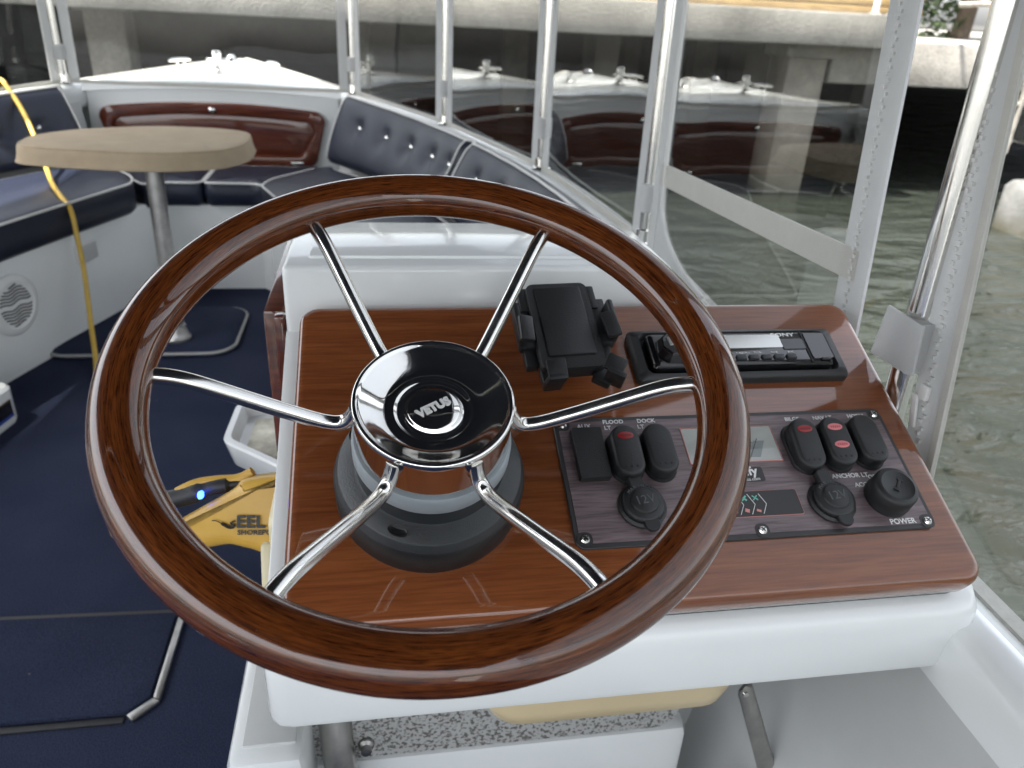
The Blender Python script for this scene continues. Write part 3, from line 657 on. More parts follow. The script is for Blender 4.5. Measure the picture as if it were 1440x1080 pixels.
# the panel aft of the near post, zip edge
P5 = Pane('clear side window panel with a long white zip, beside the switch panel', Vector((0.530, -1.1, 0.617)), Vector((0.530, 0.592, 0.622)), ra=0.0, rb=0.150)
P5.slab('vinyl_sheet', M['vinyl'], 0.0, 0.985, 0, 0, -0.0005, 0.0005, nu=8, nz=6, zf=lambda u: (0.619+0.005*u, ZTOP-0.01))
P5.slab('zip_border', M['whitefab'], 0.978, 1.0, 0, 0, -0.0018, 0.0018, nz=8, zf=lambda u: (0.625, ZTOP-0.011))
P5.slab('edge_binding', M['creamfab'], 0.9735, 0.9785, 0, 0, -0.0026, 0.0026, nz=8, zf=lambda u: (0.625, ZTOP-0.011))
P5.zipper(0.989, 0.66, 1.3, n=-0.003)
bm = NB(); c0 = P5.W(0.989, 0.775, -0.006)
bx(bm, c0, (0.006, 0.012, 0.016), bev=0.002); sl_ = obj('zip_slider', bm, M['whitepaint'], P5.t)
bm = NB(); bx(bm, c0+Vector((-0.002, 0.004, -0.022)), (0.003, 0.008, 0.034), rot=(R(-14), 0, 0), bev=0.001); obj('pull_tab', bm, M['whitepaint'], sl_)
# canopy roof
can = thing('boat_canopy', 'navy canvas canopy stretched over the cockpit on stainless bows', 'canopy', (XC, 0.6, ZTOP))
bm = NB(); rows = []
for y in frange(-2.2, 3.20, 28):
    hw = max(0.98, hb(min(y, 3.3))-0.02); r_ = []
    for k in range(-10, 11):
        u = k/10; r_.append(Vector((u*hw, y-0.6, 0.10*(1-u*u)-0.01+0.012*math.cos(y*7))))
    rows.append(r_)
top = [[p+Vector((0, 0, 0.004)) for p in r] for r in rows]
loft(bm, rows, closed=False); loft(bm, top, closed=False)
obj('roof_cloth', bm, M['canopy'], can, ang=60)
for s in (1, -1):
    bm = NB(); loft(bm, [[Vector((s*(max(0.98, hb(min(y, 3.3))-0.02)+0.002), y-0.6, -0.01)), Vector((s*(max(0.98, hb(min(y, 3.3))-0.02)+0.004), y-0.6, -0.01-0.07-0.02*abs(math.sin(y*9))))] for y in frange(-2.2, 3.20, 60)], closed=False)
    obj('valance', bm, M['canopy'], can)
for y in (-2.0, -0.7, 0.65, 1.9, 3.0):
    hw = max(0.98, hb(min(y, 3.3))-0.02); bm = NB()
    tube(bm, [Vector((hw*k/10, y-0.6, 0.10*(1-(k/10)**2)-0.028)) for k in range(-10, 11)], 0.0125, 10)
    obj('roof_bow', bm, M['steel'], can)

# ------------------------------------------------------------------ deck fittings
DZ = lambda x, y: zs(y)+0.003+0.022*min(1, abs(gw(y, -0.03, 0, 1).x-XC)/0.45)*(1-((x-XC)/max(0.02, abs(gw(y, -0.03, 0, 1).x-XC)))**2)
t = thing('bow_bitt', 'short chrome bow post with crossbar standing on the white foredeck', 'bollard', (-0.648, 3.60, DZ(-0.648, 3.60)))
bm = NB(); lathe(bm, [(0.034, 0), (0.034, 0.005), (0.021, 0.009), (0.0165, 0.014), (0.0165, 0.072), (0.019, 0.076), (0.017, 0.084), (0, 0.086)], 28); obj('post', bm, M['chrome'], t)
bm = NB(); tube(bm, [(-0.042, 0, 0.05), (-0.038, 0, 0.05), (0.038, 0, 0.05), (0.042, 0, 0.05)], [0.004, 0.006, 0.006, 0.004], 10); obj('crossbar', bm, M['chrome'], t)
def cleat(x, y, rz, label):
    t = thing('deck_cleat', label, 'cleat', (x, y, DZ(x, y)), (0, 0, rz), group='chrome cleats on the foredeck')
    bm = NB(); tube(bm, [(-0.06, 0, 0.03), (-0.045, 0, 0.033), (0, 0, 0.034), (0.045, 0, 0.033), (0.06, 0, 0.03)], [0.004, 0.007, 0.008, 0.007, 0.004], 10); obj('horn', bm, M['chrome'], t)
    for sx in (-0.02, 0.02):
        bm = NB(); lathe(bm, [(0.012, -0.006), (0.012, 0.004), (0.007, 0.010), (0.007, 0.032)], 14, Matrix.Translation((sx, 0, 0))); obj('leg', bm, M['chrome'], t)
cleat(-0.83, 3.76, 1.0, 'chrome cleat on the port edge of the foredeck')
cleat(-0.445, 3.76, -1.0, 'chrome cleat on the starboard edge of the foredeck')
t = thing('bow_light', 'small chrome navigation light on the foredeck behind the bow post', 'light', (-0.65, 3.97, DZ(-0.65, 3.97)))
bm = NB(); stack(bm, [(0.045, 0.07, 0.018, -0.004), (0.045, 0.07, 0.018, 0.006), (0.036, 0.055, 0.016, 0.024), (0.018, 0.03, 0.009, 0.032)], 5); obj('housing', bm, M['chrome'], t)
bm = NB(); stack(bm, [(0.030, 0.03, 0.012, 0.0), (0.030, 0.03, 0.012, 0.016)], 4, 0, 0.03); obj('lens', bm, M['red'], t)

# ------------------------------------------------------------------ table
tb = thing('cockpit_table', 'oval table under a fitted tan canvas cover on a steel pedestal', 'table', (-0.70, 2.56, 0.0))
out = [(-1.014, 2.452), (-1.018, 2.530), (-0.996, 2.603), (-0.935, 2.685), (-0.854, 2.738), (-0.765, 2.782), (-0.675, 2.801), (-0.555, 2.792), (-0.452, 2.755), (-0.405, 2.700), (-0.392, 2.62), (-0.393, 2.50), (-0.425, 2.415), (-0.480, 2.362), (-0.625, 2.319), (-0.834, 2.345), (-0.955, 2.375), (-1.000, 2.405)]
ol = [Vector((x+0.70, y-2.56)) for x, y in out]
sp = spline([(p.x, p.y, 0) for p in ol]+[(ol[0].x, ol[0].y, 0)], 5)[:-1]; ol = [Vector((p.x, p.y)) for p in sp]
bm = NB(); rings = []
for d, z in ((0.004, 0.611), (-0.004, 0.616), (-0.002, 0.626), (0.002, 0.640), (0.004, 0.655), (0.010, 0.6615), (0.022, 0.664), (0.06, 0.6645), (0.12, 0.664)):
    rings.append([Vector((p.x, p.y, z+0.0025*math.sin(i*0.9)*(1 if z < 0.62 else 0))) for i, p in enumerate(inset_poly(ol, d))])
vr = loft(bm, rings, True, True, False); cv = bm.verts.new((0, 0, 0.6625)); n = len(vr[-1])
for i in range(n): bm.faces.new((vr[-1][i], vr[-1][(i+1) % n], cv))
cover = obj('canvas_cover', bm, M['canvas'], tb, ang=60)
bm = NB(); q = [Vector((p.x, p.y, 0.6605)) for p in inset_poly(ol, 0.009)]; tube(bm, q+[q[0]], 0.0026, 6, False); obj('seam', bm, M['canvas'], cover)
bm = NB(); q = [Vector((p.x, p.y, 0.615)) for p in inset_poly(ol, -0.004)]; tube(bm, q+[q[0]], 0.003, 6, False); obj('hem', bm, M['canvas'], cover)
bm = NB(); tube(bm, [(0.024, -0.06+RAKE*0.0, 0.0), (0.024, -0.045, 0.3), (0.024, -0.03, 0.613)], 0.0265, 24); obj('pedestal', bm, M['dullsteel'], tb)
bm = NB(); lathe(bm, [(0.045, 0.0), (0.045, 0.008), (0.04, 0.014), (0.036, 0.03), (0.032, 0.05)], 32, Matrix.Translation((0.024, -0.06, 0.027))); obj('pedestal_foot', bm, M['dullsteel'], tb)

# ------------------------------------------------------------------ speaker and vent on the port seat base
def on_port(y, z):
    for (xa, ya), (xb, yb) in zip(BASE[:-1], BASE[1:]):
        if ya <= y <= yb: break
    f = (y-ya)/(yb-ya); d = Vector((xb-xa, yb-ya, 0)).normalized(); n_ = Vector((d.y, -d.x, 0))
    return Vector((xa+(xb-xa)*f, y, z))+n_*0.001, math.atan2(n_.x, -n_.y)
p, rz = on_port(2.33, 0.215)
t = thing('loudspeaker', 'round white marine loudspeaker with wavy grille slots in the port seat base', 'speaker', p, (R(90), 0, rz))
bm = NB(); lathe(bm, [(0.092, -0.002), (0.092, 0.005), (0.086, 0.011), (0.070, 0.013), (0.066, 0.010), (0.064, 0.010), (0, 0.011)], 48); obj('bezel', bm, M['whitepaint'], t)
for k in range(12):
    yy = -0.052+0.0095*k+(0.006 if k > 5 else -0.004); hw = math.sqrt(max(0.0002, 0.060**2-yy*yy)); bm = NB()
    if abs(yy) < 0.004: continue
    tube(bm, [Vector((x, yy+0.0035*math.sin(x*95), 0.0112)) for x in frange(-hw, hw, 14)], 0.0024, 6); obj('slot', bm, M['rubber'], t)
p, rz = on_port(2.655, 0.275)
t = thing('vent_grille', 'small white louvred vent in the port seat base', 'vent', p, (R(90), 0, rz))
bm = NB(); stack(bm, [(0.105, 0.062, 0.006, -0.001), (0.105, 0.062, 0.006, 0.003), (0.100, 0.057, 0.005, 0.005)], 3); obj('frame', bm, M['whitepaint'], t)
for k in range(6):
    bm = NB(); bx(bm, (0, -0.0225+0.009*k, 0.0068), (0.088, 0.0045, 0.004), rot=(R(30), 0, 0)); obj('slat', bm, M['gelgrey'], t)

# ------------------------------------------------------------------ yellow shore cord
cp = [(-1.58, 3.50, 0.62), (-1.43, 3.33, 0.725), (-1.335, 3.215, 0.742), (-1.283, 3.135, 0.725), (-1.215, 3.04, 0.668), (-1.160, 2.95, 0.605), (-1.100, 2.84, 0.520), (-1.040, 2.71, 0.484), (-0.985, 2.61, 0.470), (-0.950, 2.57, 0.436), (-0.938, 2.545, 0.354), (-0.930, 2.52, 0.244), (-0.915, 2.45, 0.108), (-0.880, 2.33, 0.018), (-0.80, 2.05, 0.0085), (-0.70, 1.75, 0.0085), (-0.62, 1.55, 0.02), (-0.50, 1.25, 0.17), (-0.40, 1.0, 0.40), (-0.335, 0.84, 0.520), (-0.285, 0.775, 0.552)]
bm = NB(); tube(bm, spline(cp, 8), 0.0078, 10); tag(obj('power_cable', bm, M['cord']), 'yellow power cord hanging over the port coaming down to the carpet', 'cord')
# black and white case at the port side
t = thing('carry_case', 'small white edged case with a dark lid on the carpet by the port bench', 'case', (-1.115, 1.87, 0.0), (0, 0, R(-12)))
bm = NB(); stack(bm, [(0.19, 0.36, 0.03, 0.0), (0.20, 0.37, 0.035, 0.012), (0.20, 0.37, 0.035, 0.10), (0.186, 0.356, 0.03, 0.108)], 5); obj('shell', bm, M['gel'], t)
bm = NB(); stack(bm, [(0.16, 0.32, 0.02, 0.1075), (0.16, 0.32, 0.02, 0.113), (0.15, 0.31, 0.018, 0.115)], 4); obj('lid', bm, M['blackgloss'], t)
bm = NB(); bx(bm, (0.1005, 0, 0.05), (0.003, 0.30, 0.05), bev=0.001); obj('side_panel', bm, M['blackgloss'], t)
bm = NB(); bx(bm, (0.1025, 0, 0.030), (0.002, 0.29, 0.008)); obj('reflection_strip', bm, M['blueedge'], t)  # blue colour stands for a reflection low on the glossy panel

# ------------------------------------------------------------------ helm console
TH = R(24.7)
DO = Vector((0.036, 0.549, 0.726)); DU = Vector((1, 0, 0)); DV = Vector((0, math.cos(TH), math.sin(TH))); DN = Vector((0, -math.sin(TH), math.cos(TH)))
def dw(a, b, h=0.0): return DO+DU*a+DV*b+DN*h
DROT = (TH, 0, 0)
con = thing('helm_console', 'white moulded helm console with a sloping varnished mahogany dashboard', 'console', dw(0, 0, 0), DROT)
CI = con.matrix_basis.inverted() if False else (Matrix.Translation(dw(0, 0, 0)) @ Euler(DROT).to_matrix().to_4x4()).inverted()
def cobj(name, bm, mat, parent=None, **k):
    bm.transform(CI); return obj(name, bm, mat, parent or con, **k)
bw_, bh_, bcx, bcy = 0.592, 0.334, 0.1790, 0.0465
bm = NB(); stack(bm, [(bw_-0.012, bh_-0.012, 0.014, -0.030), (bw_-0.002, bh_-0.002, 0.018, -0.026), (bw_, bh_, 0.019, -0.018), (bw_, bh_, 0.019, -0.009), (bw_-0.003, bh_-0.003, 0.018, -0.004), (bw_-0.009, bh_-0.009, 0.016, -0.001), (bw_-0.018, bh_-0.018, 0.013, 0.0)], 8, bcx, bcy)
obj('dashboard', bm, M['board'], con, ang=50)
bm = NB(); stack(bm, [(bw_-0.006, bh_-0.006, 0.02, -0.0335), (bw_-0.006, bh_-0.006, 0.02, -0.0295)], 8, bcx, bcy)
obj('sealant_bead', bm, M['rubber'], con)
# white shell under the board: rounded skirt, hollow below
x0, x1 = -0.098, 0.526
def skirt(n=6):
    pr = [(0.7600, 0.780), (0.470, 0.6465), (0.452, 0.6425), (0.444, 0.635), (0.4415, 0.622), (0.4425, 0.577), (0.4445, 0.570), (0.450, 0.567), (0.458, 0.570), (0.462, 0.59), (0.49, 0.632), (0.7600, 0.752)]
    return pr
bm = NB(); pr = skirt(); rings = []
for i, (x, k) in enumerate(((x0, 0.016), (x0+0.003, 0.008), (x0+0.010, 0.002), (x0+0.02, 0.0), (x1-0.035, 0.0), (x1-0.015, 0.002), (x1-0.006, 0.006), (x1, 0.016))):
    rings.append([Vector((x, y+(k if y < 0.5 else 0), z)) for y, z in pr])
loft(bm, rings, True, True, True); cobj('skirt', bm, M['gel'], ang=40)
bm = NB()                                        # port cheek of the shell
prism(bm, [(x0+0.001, 0.468, 0.60), (x0+0.001, 0.468, 0.640), (x0+0.001, 0.77, 0.778), (x0+0.001, 0.77, 0.42), (x0+0.001, 0.70, 0.42)], (0.012, 0, 0), bev=0.003)
cobj('side_cheek', bm, M['gel'])
bm = NB(); bx(bm, (0.107, 0.834, 0.60), (0.410, 0.150, 0.50), bev=0.006, seg=3); cobj('raised_locker', bm, M['gel'])
bm = NB(); bx(bm, (0.107, 0.838, 0.8505), (0.36, 0.105, 0.006), bev=0.0025); cobj('locker_lid', bm, M['gel'])
bm = NB(); bx(bm, (0.105, 1.07, 0.385), (0.390, 0.33, 0.77), bev=0.012); cobj('body', bm, M['gel'])
# varnished door in the port side of the console
bm = NB(); bx(bm, (-0.111, 0.995, 0.500), (0.024, 0.43, 0.59), bev=0.004); dr = cobj('side_door', bm, M['door'])
bm = NB(); bx(bm, (-0.1245, 0.995, 0.500), (0.006, 0.34, 0.50), bev=0.002); cobj('door_panel', bm, M['door'], dr)
bm = NB(); bx(bm, (-0.1045, 0.770, 0.735), (0.012, 0.016, 0.12), bev=0.003); cobj('door_jamb', bm, M['door'])
# inside of the knee recess
bm = NB(); bx(bm, (0.20, 0.742, 0.40), (0.59, 0.012, 0.70)); cobj('knee_panel', bm, M['gelgrey'])
bm = NB(); stack(bm, [(0.44, 0.24, 0.03, -0.004), (0.44, 0.24, 0.03, 0.004)], 6, 0.125, 0.43, Matrix.Translation((0, 0.615, 0)) @ Matrix.Rotation(R(90), 4, 'X'))
cobj('speckled_board', bm, M['speckle'])
bm = NB(); lathe(bm, [(0.009, 0), (0.009, 0.003), (0.006, 0.006), (0.006, 0.012), (0, 0.013)], 16, Matrix.Translation((-0.03, 0.609, 0.335)) @ Matrix.Rotation(R(90), 4, 'X'))
cobj('bolt', bm, M['dullsteel'])
bm = NB(); bx(bm, (0.13, 0.74, 0.146), (0.48, 0.24, 0.29), bev=0.015); cobj('foot_ledge', bm, M['gel'])
bm = NB(); bx(bm, (-0.125, 0.64, 0.21), (0.075, 0.22, 0.42), bev=0.012); led_ = cobj('corner_post', bm, M['gel'])
bm = NB(); bx(bm, (-0.122, 0.63, 0.4215), (0.052, 0.16, 0.004), bev=0.0015); cobj('non_slip_pad', bm, M['gelgrey'], led_)
bm = NB(); tube(bm, spline([(-0.072, 0.66, 0.60), (-0.066, 0.635, 0.45), (-0.06, 0.60, 0.33), (-0.045, 0.58, 0.2)], 6), 0.018, 14); cobj('curved_brace', bm, M['dullsteel'])
# beige tray hung under the skirt
t = thing('under_dash_tray', 'beige plastic tray hanging under the dashboard skirt', 'tray', (0.219, 0.555, 0.578))
bm = NB(); stack(bm, [(0.235, 0.075, 0.03, -0.120), (0.252, 0.092, 0.034, -0.112), (0.262, 0.10, 0.036, -0.095), (0.266, 0.104, 0.037, 0.0), (0.27, 0.108, 0.038, 0.002)], 6); obj('bin', bm, M['beige'], t)
bm = NB(); tube(bm, [p for p in rr(0.272, 0.11, 0.04, 6, z=0.0)]+[rr(0.272, 0.11, 0.04, 6, z=0.0)[0]], 0.004, 6, False); obj('lip', bm, M['beige'], t)
# metal strip on the hull side
t = thing('hull_bracket', 'flat brushed steel bracket screwed to the grey hull side under the helm', 'bracket', (0.425, 0.56, 0.34))
bm = NB(); q = [(-0.042, 0, 0.075), (-0.036, 0, 0.088), (-0.027, 0, 0.084), (0.045, 0, -0.09), (0.024, 0, -0.098)]
prism(bm, q, (0.004, 0.008, 0), bev=0.0015); obj('strip', bm, M['dullsteel'], t)
for xx, zz in ((-0.033, 0.076), (0.028, -0.080)):
    bm = NB(); lathe(bm, [(0.004, 0), (0.003, 0.002), (0, 0.0025)], 12, Matrix.Translation((xx, 0.0, zz)) @ Matrix.Rotation(R(90), 4, 'X')); obj('screw', bm, M['steel'], t)
bm = NB(); bx(bm, (0.050, 0.016, -0.075), (0.06, 0.012, 0.022), bev=0.003); obj('bracket_arm', bm, M['gelgrey'], t)
t = thing('paddle_handle', 'white and yellow handle end leaning under the helm', 'handle', (0.395, 0.56, 0.0))
bm = NB(); tube(bm, [(0.02, 0.05, 0.002), (0.0, 0.0, 0.24), (-0.002, -0.004, 0.262)], [0.012, 0.012, 0.009], 12); obj('shaft', bm, M['whitepaint'], t)
bm = NB(); tube(bm, [(0.016, 0.004, 0.16), (0.012, -0.006, 0.245)], 0.008, 10); obj('strap', bm, M['yellow'], t)

# ------------------------------------------------------------------ steering wheel
sw = thing('steering_wheel', 'six spoke steering wheel with varnished wooden rim and chrome hub', 'steering wheel', dw(0, -0.0046, 0.0), (TH-R(1.76), 0, 0))
def rim():
    bm = NB(); NU, NV = 192, 28; uvl = bm.loops.layers.uv.new('UVMap'); V_ = []
    for i in range(NU):
        a = 2*math.pi*i/NU; row = []
        for j in range(NV):
            b = 2*math.pi*j/NV; fing = 0.0
            r_ = 0.205+0.0180*math.cos(b); z = 0.15+0.0178*math.sin(b)
            row.append(bm.verts.new((r_*math.cos(a), r_*math.sin(a), z)))
        V_.append(row)
    for i in range(NU):
        for j in range(NV):
            i2, j2 = (i+1) % NU, (j+1) % NV
            f = bm.faces.new((V_[i][j], V_[i2][j], V_[i2][j2], V_[i][j2]))
            for l, (ui, vj) in zip(f.loops, ((i, j), (i+1, j), (i+1, j+1), (i, j+1))): l[uvl].uv = (ui/NU*0.9, abs(2*vj/NV-1)*5)
    return bm
obj('rim', rim(), M['rimwood'], sw, ang=80)
for k, ang in enumerate((-4.0, 57.0, 118.2, 178.0, 237.4, 297.8)):
    a = R(ang); c, s_ = math.cos(a), math.sin(a); bm = NB()
    prof = spline([(0.0560, 0, 0.110), (0.0590, 0, 0.1025), (0.0632, 0, 0.0962), (0.0695, 0, 0.0928), (0.0775, 0, 0.0935), (0.090, 0, 0.0985), (0.120, 0, 0.1145), (0.150, 0, 0.1315), (0.166, 0, 0.1400), (0.178, 0, 0.1442), (0.190, 0, 0.146)], 5)
    tube(bm, [Vector((p.x*c, p.x*s_, p.z)) for p in prof], 0.0059, 16)
    obj('spoke', bm, M['steel'], sw, ang=80)
bm = NB(); lathe(bm, [(0.0560, 0.082), (0.0585, 0.082), (0.0590, 0.085), (0.0592, 0.113), (0.0600, 0.1165), (0.0598, 0.1195), (0.0580, 0.1210), (0.0560, 0.1203), (0.0552, 0.1192), (0.0535, 0.1182), (0.0500, 0.1160), (0.0460, 0.1136), (0.0420, 0.1113), (0.0385, 0.1096), (0.0350, 0.1085), (0.0315, 0.1081), (0.0298, 0.1084), (0.0286, 0.1076), (0.0270, 0.1068), (0.0225, 0.1066), (0.0210, 0.1074), (0.0202, 0.1096), (0.0185, 0.1106), (0.008, 0.1114), (0, 0.1116)], 96)
hub = obj('hub_cap', bm, M['chrome'], sw, ang=60)
text('hub_lettering', 'VETUS', 0.0095, M['piping'], hub, (0.0, -0.0005, 0.1114), rotz=R(28), ext=0.0009, bold=0.00045)
bm = NB(); lathe(bm, [(0.054, 0.060), (0.0605, 0.060), (0.0618, 0.063), (0.0618, 0.0755), (0.0600, 0.078), (0.055, 0.0785), (0.055, 0.083)], 72); obj('hub_ring', bm, M['greyring'], sw)
bm = NB(); lathe(bm, [(0.0765, -0.003), (0.0775, 0.0), (0.0782, 0.026), (0.0768, 0.0285)], 72); obj('base_skirt', bm, M['hubdark'], sw)
bm = NB(); lathe(bm, [(0.0768, 0.0286), (0.0745, 0.036), (0.0735, 0.0372), (0.062, 0.0425), (0.060, 0.044), (0.058, 0.061)], 72); bs = obj('base_flange', bm, M['hubgrey'], sw, ang=30)
for ang in (152, 20, 270-25, 88):
    bm = NB(); a = R(ang); m = Matrix.Translation((0.0680*math.cos(a), 0.0680*math.sin(a), 0.0392)) @ Matrix.Rotation(a, 4, 'Z') @ Matrix.Diagonal((0.8, 1.5, 1, 1))
    lathe(bm, [(0.0052, 0.0), (0.0052, 0.0022), (0.0045, 0.0014), (0, 0.0012)], 20, m); obj('bolt_recess', bm, M['blackink'], bs)

# ------------------------------------------------------------------ phone holder
ph = thing('phone_holder', 'empty black plastic phone cradle with side clamps mounted on the mahogany dashboard', 'phone holder', dw(0.138, 0.128, 0.0), (TH, 0, R(0)))
PX = Matrix.Translation((-0.005, 0.008, 0.046)) @ Matrix.Rotation(R(3), 4, 'Z') @ Matrix.Rotation(R(5), 4, 'X')
def pobj(name, bm, mat, parent=None, **k):
    bm.transform(PX); return obj(name, bm, mat, parent or ph, **k)
bm = NB(); stack(bm, [(0.050, 0.086, 0.006, -0.014), (0.060, 0.099, 0.008, -0.010), (0.062, 0.101, 0.008, 0.003), (0.060, 0.099, 0.007, 0.006)], 4); back = pobj('cradle', bm, M['black'])
bm = NB(); stack(bm, [(0.0455, 0.080, 0.002, 0.0061), (0.0455, 0.080, 0.002, 0.0072), (0.0445, 0.079, 0.002, 0.0076)], 3, 0, 0.004); pobj('foam_pad', bm, M['rubber'], back)
bm = NB(); stack(bm, [(0.047, 0.0815, 0.0025, 0.0059), (0.047, 0.0815, 0.0025, 0.0064)], 3, 0, 0.004); pobj('pad_groove', bm, M['blackink'], back)
for s in (-1, 1):
    bm = NB(); bx(bm, (s*0.037, 0.006, -0.004), (0.018, 0.054, 0.010), bev=0.002)
    bx(bm, (s*0.0445, 0.000, 0.004), (0.006, 0.040, 0.024), rot=(0, R(s*6), 0), bev=0.002)
    bx(bm, (s*0.0405, -0.010, 0.0155), (0.014, 0.028, 0.006), rot=(0, R(-s*12), R(s*4)), bev=0.002); pobj('side_clamp', bm, M['black'])
    bm = NB(); bx(bm, (s*0.0335, 0.034, -0.001), (0.010, 0.028, 0.008), bev=0.002); pobj('clamp_rail', bm, M['rubber'])
    bm = NB(); bx(bm, (s*0.036, -0.024, -0.009), (0.012, 0.03, 0.010), bev=0.002); pobj('clamp_stop', bm, M['rubber'])
for x_, rz, lx in ((-0.022, R(2), 0.018), (0.029, R(-34), 0.018)):
    bm = NB(); bx(bm, (x_, -0.052, -0.006), (lx, 0.022, 0.010), rot=(0, 0, rz), bev=0.002)
    bx(bm, (x_+0.004*math.sin(-rz)*2, -0.0635, 0.006), (lx, 0.006, 0.030), rot=(R(14), 0, rz), bev=0.002)
    bx(bm, (x_+0.003*math.sin(-rz)*2, -0.058, 0.0195), (lx, 0.016, 0.005), rot=(R(14), 0, rz), bev=0.0015); pobj('bottom_foot', bm, M['black'])
bm = NB(); lathe(bm, [(0.024, 0.0), (0.024, 0.004), (0.018, 0.008), (0.010, 0.012), (0.009, 0.038)], 28, Matrix.Translation((0.004, 0.010, 0))); obj('mount', bm, M['black'], ph)

# ------------------------------------------------------------------ radio
rd = thing('marine_radio', 'black marine stereo head unit with silver display set in the mahogany dashboard', 'radio', dw(0.3205, 0.132, 0.0), DROT)
bm = NB()
loft(bm, [rr(0.224, 0.0655, 0.006, 5, z=z) if k else rr(0.222, 0.0635, 0.005, 5, z=z) for k, z in ((1, -0.001), (1, 0.007))]+[rr(0.219, 0.0605, 0.006, 5, z=0.0105), rr(0.204, 0.0535, 0.008, 5, z=0.0118), rr(0.201, 0.0505, 0.008, 5, z=0.0095), rr(0.199, 0.0485, 0.008, 5, z=0.004)], True, True, True)
obj('trim_ring', bm, M['black'], rd)
bm = NB(); stack(bm, [(0.192, 0.044, 0.005, 0.0035), (0.192, 0.044, 0.005, 0.013), (0.189, 0.041, 0.005, 0.0155), (0.182, 0.034, 0.004, 0.0165)], 5); face = obj('faceplate', bm, M['blackgloss'], rd)
bm = NB(); stack(bm, [(0.086, 0.0175, 0.001, 0.0160), (0.086, 0.0175, 0.001, 0.0172)], 2, 0.003, 0.0085); obj('display', bm, M['silver'], face)
bm = NB(); stack(bm, [(0.024, 0.0135, 0.001, 0.0160), (0.024, 0.0135, 0.001, 0.0173)], 2, 0.0595-0.001, 0.004); obj('side_display', bm, M['lcd'], face)
text('brand_lettering', 'SONY', 0.0062, M['ink'], face, (0.051, 0.0165, 0.0168), sx=1.55, bold=0.00012)
for k in range(8):
    bm = NB(); bx(bm, (-0.044+0.0135*k, -0.0130, 0.0172), (0.0105, 0.0058, 0.0030), bev=0.0009); obj('button', bm, M['hubgrey'], rd)
for k, s_ in enumerate(('SEEK', '< ALBUM >', 'PAUSE', 'SHUF', 'SCRL')):
    text('button_lettering', s_, 0.0030, M['ink'], face, (-0.020+0.0180*k+(0.002 if k == 1 else 0), -0.0068, 0.0169))
bm = NB(); bx(bm, (0.0715, 0, 0.0166), (0.0013, 0.041, 0.0016)); obj('groove', bm, M['blackink'], rd)
bm = NB(); stack(bm, [(0.0235, 0.034, 0.002, 0.0150), (0.0235, 0.034, 0.002, 0.0176), (0.0225, 0.033, 0.002, 0.0182)], 3, 0.0845, 0.001); fl_ = obj('socket_flap', bm, M['blackgloss'], rd)
bm = NB(); bx(bm, (0.087, -0.0172, 0.0175), (0.010, 0.003, 0.002), bev=0.0006); obj('flap_tab', bm, M['black'], fl_)
bm = NB(); lathe(bm, [(0.0195, 0.012), (0.0195, 0.017), (0.0165, 0.0245), (0.0160, 0.0262), (0.0145, 0.0270), (0, 0.0270)], 8, Matrix.Translation((-0.071, 0.0, 0)) @ Matrix.Rotation(R(18), 4, 'Z')); kn = obj('volume_knob', bm, M['blackgloss'], rd, ang=15)
bm = NB(); bx(bm, (-0.071, 0.002, 0.0276), (0.018, 0.011, 0.0016), rot=(0, 0, R(6)), bev=0.0006); obj('knob_insert', bm, M['silver'], kn)

# ------------------------------------------------------------------ switch panel
pc = (0.2822, -0.0045)
sp_ = thing('switch_panel', 'printed wood grain switch panel with black rockers, sockets and key, screwed to the dashboard', 'switch panel', dw(pc[0], pc[1], 0.0), DROT)
W_, H_ = 0.331, 0.132
bm = NB(); stack(bm, [(W_, H_, 0.009, -0.001), (W_, H_, 0.009, 0.0022), (W_-0.001, H_-0.001, 0.0085, 0.0028)], 6); pl_ = obj('backing_plate', bm, M['fasciadark'], sp_)
bm = NB(); stack(bm, [(W_-0.008, H_-0.009, 0.006, 0.0026), (W_-0.008, H_-0.009, 0.006, 0.0032)], 6); obj('printed_fascia', bm, M['fascia'], sp_)
def L2(a, b): return (a-pc[0], b-pc[1])
for a, b in ((0.1250, -0.0620), (0.2821, -0.0635), (0.4395, -0.0640), (0.4395, 0.0540), (0.1250, 0.0540)):
    x, y = L2(a, b); bm = NB(); stack(bm, [(0.013, 0.013, 0.005, 0.0030), (0.013, 0.013, 0.005, 0.00345)], 4, x, y); obj('screw_pad', bm, M['fasciadark'], sp_)
    bm = NB(); lathe(bm, [(0.0040, 0.003), (0.0040, 0.0042), (0.0028, 0.0056), (0, 0.0060)], 20, Matrix.Translation((x, y, 0))); sc = obj('screw', bm, M['steel'], sp_)
    bm = NB()
    for r_ in (R(35), R(125)): bx(bm, (x, y, 0.0058), (0.0046, 0.0009, 0.0008), rot=(0, 0, r_))
    obj('cross_slot', bm, M['blackink'], sc)
x, y = L2(0.1445, 0.0195)
bm = NB(); stack(bm, [(0.0285, 0.0535, 0.002, 0.003), (0.0285, 0.0535, 0.002, 0.0095), (0.0275, 0.0525, 0.0018, 0.0105)], 3, x, y); obj('blank_cover', bm, M['black'], sp_)
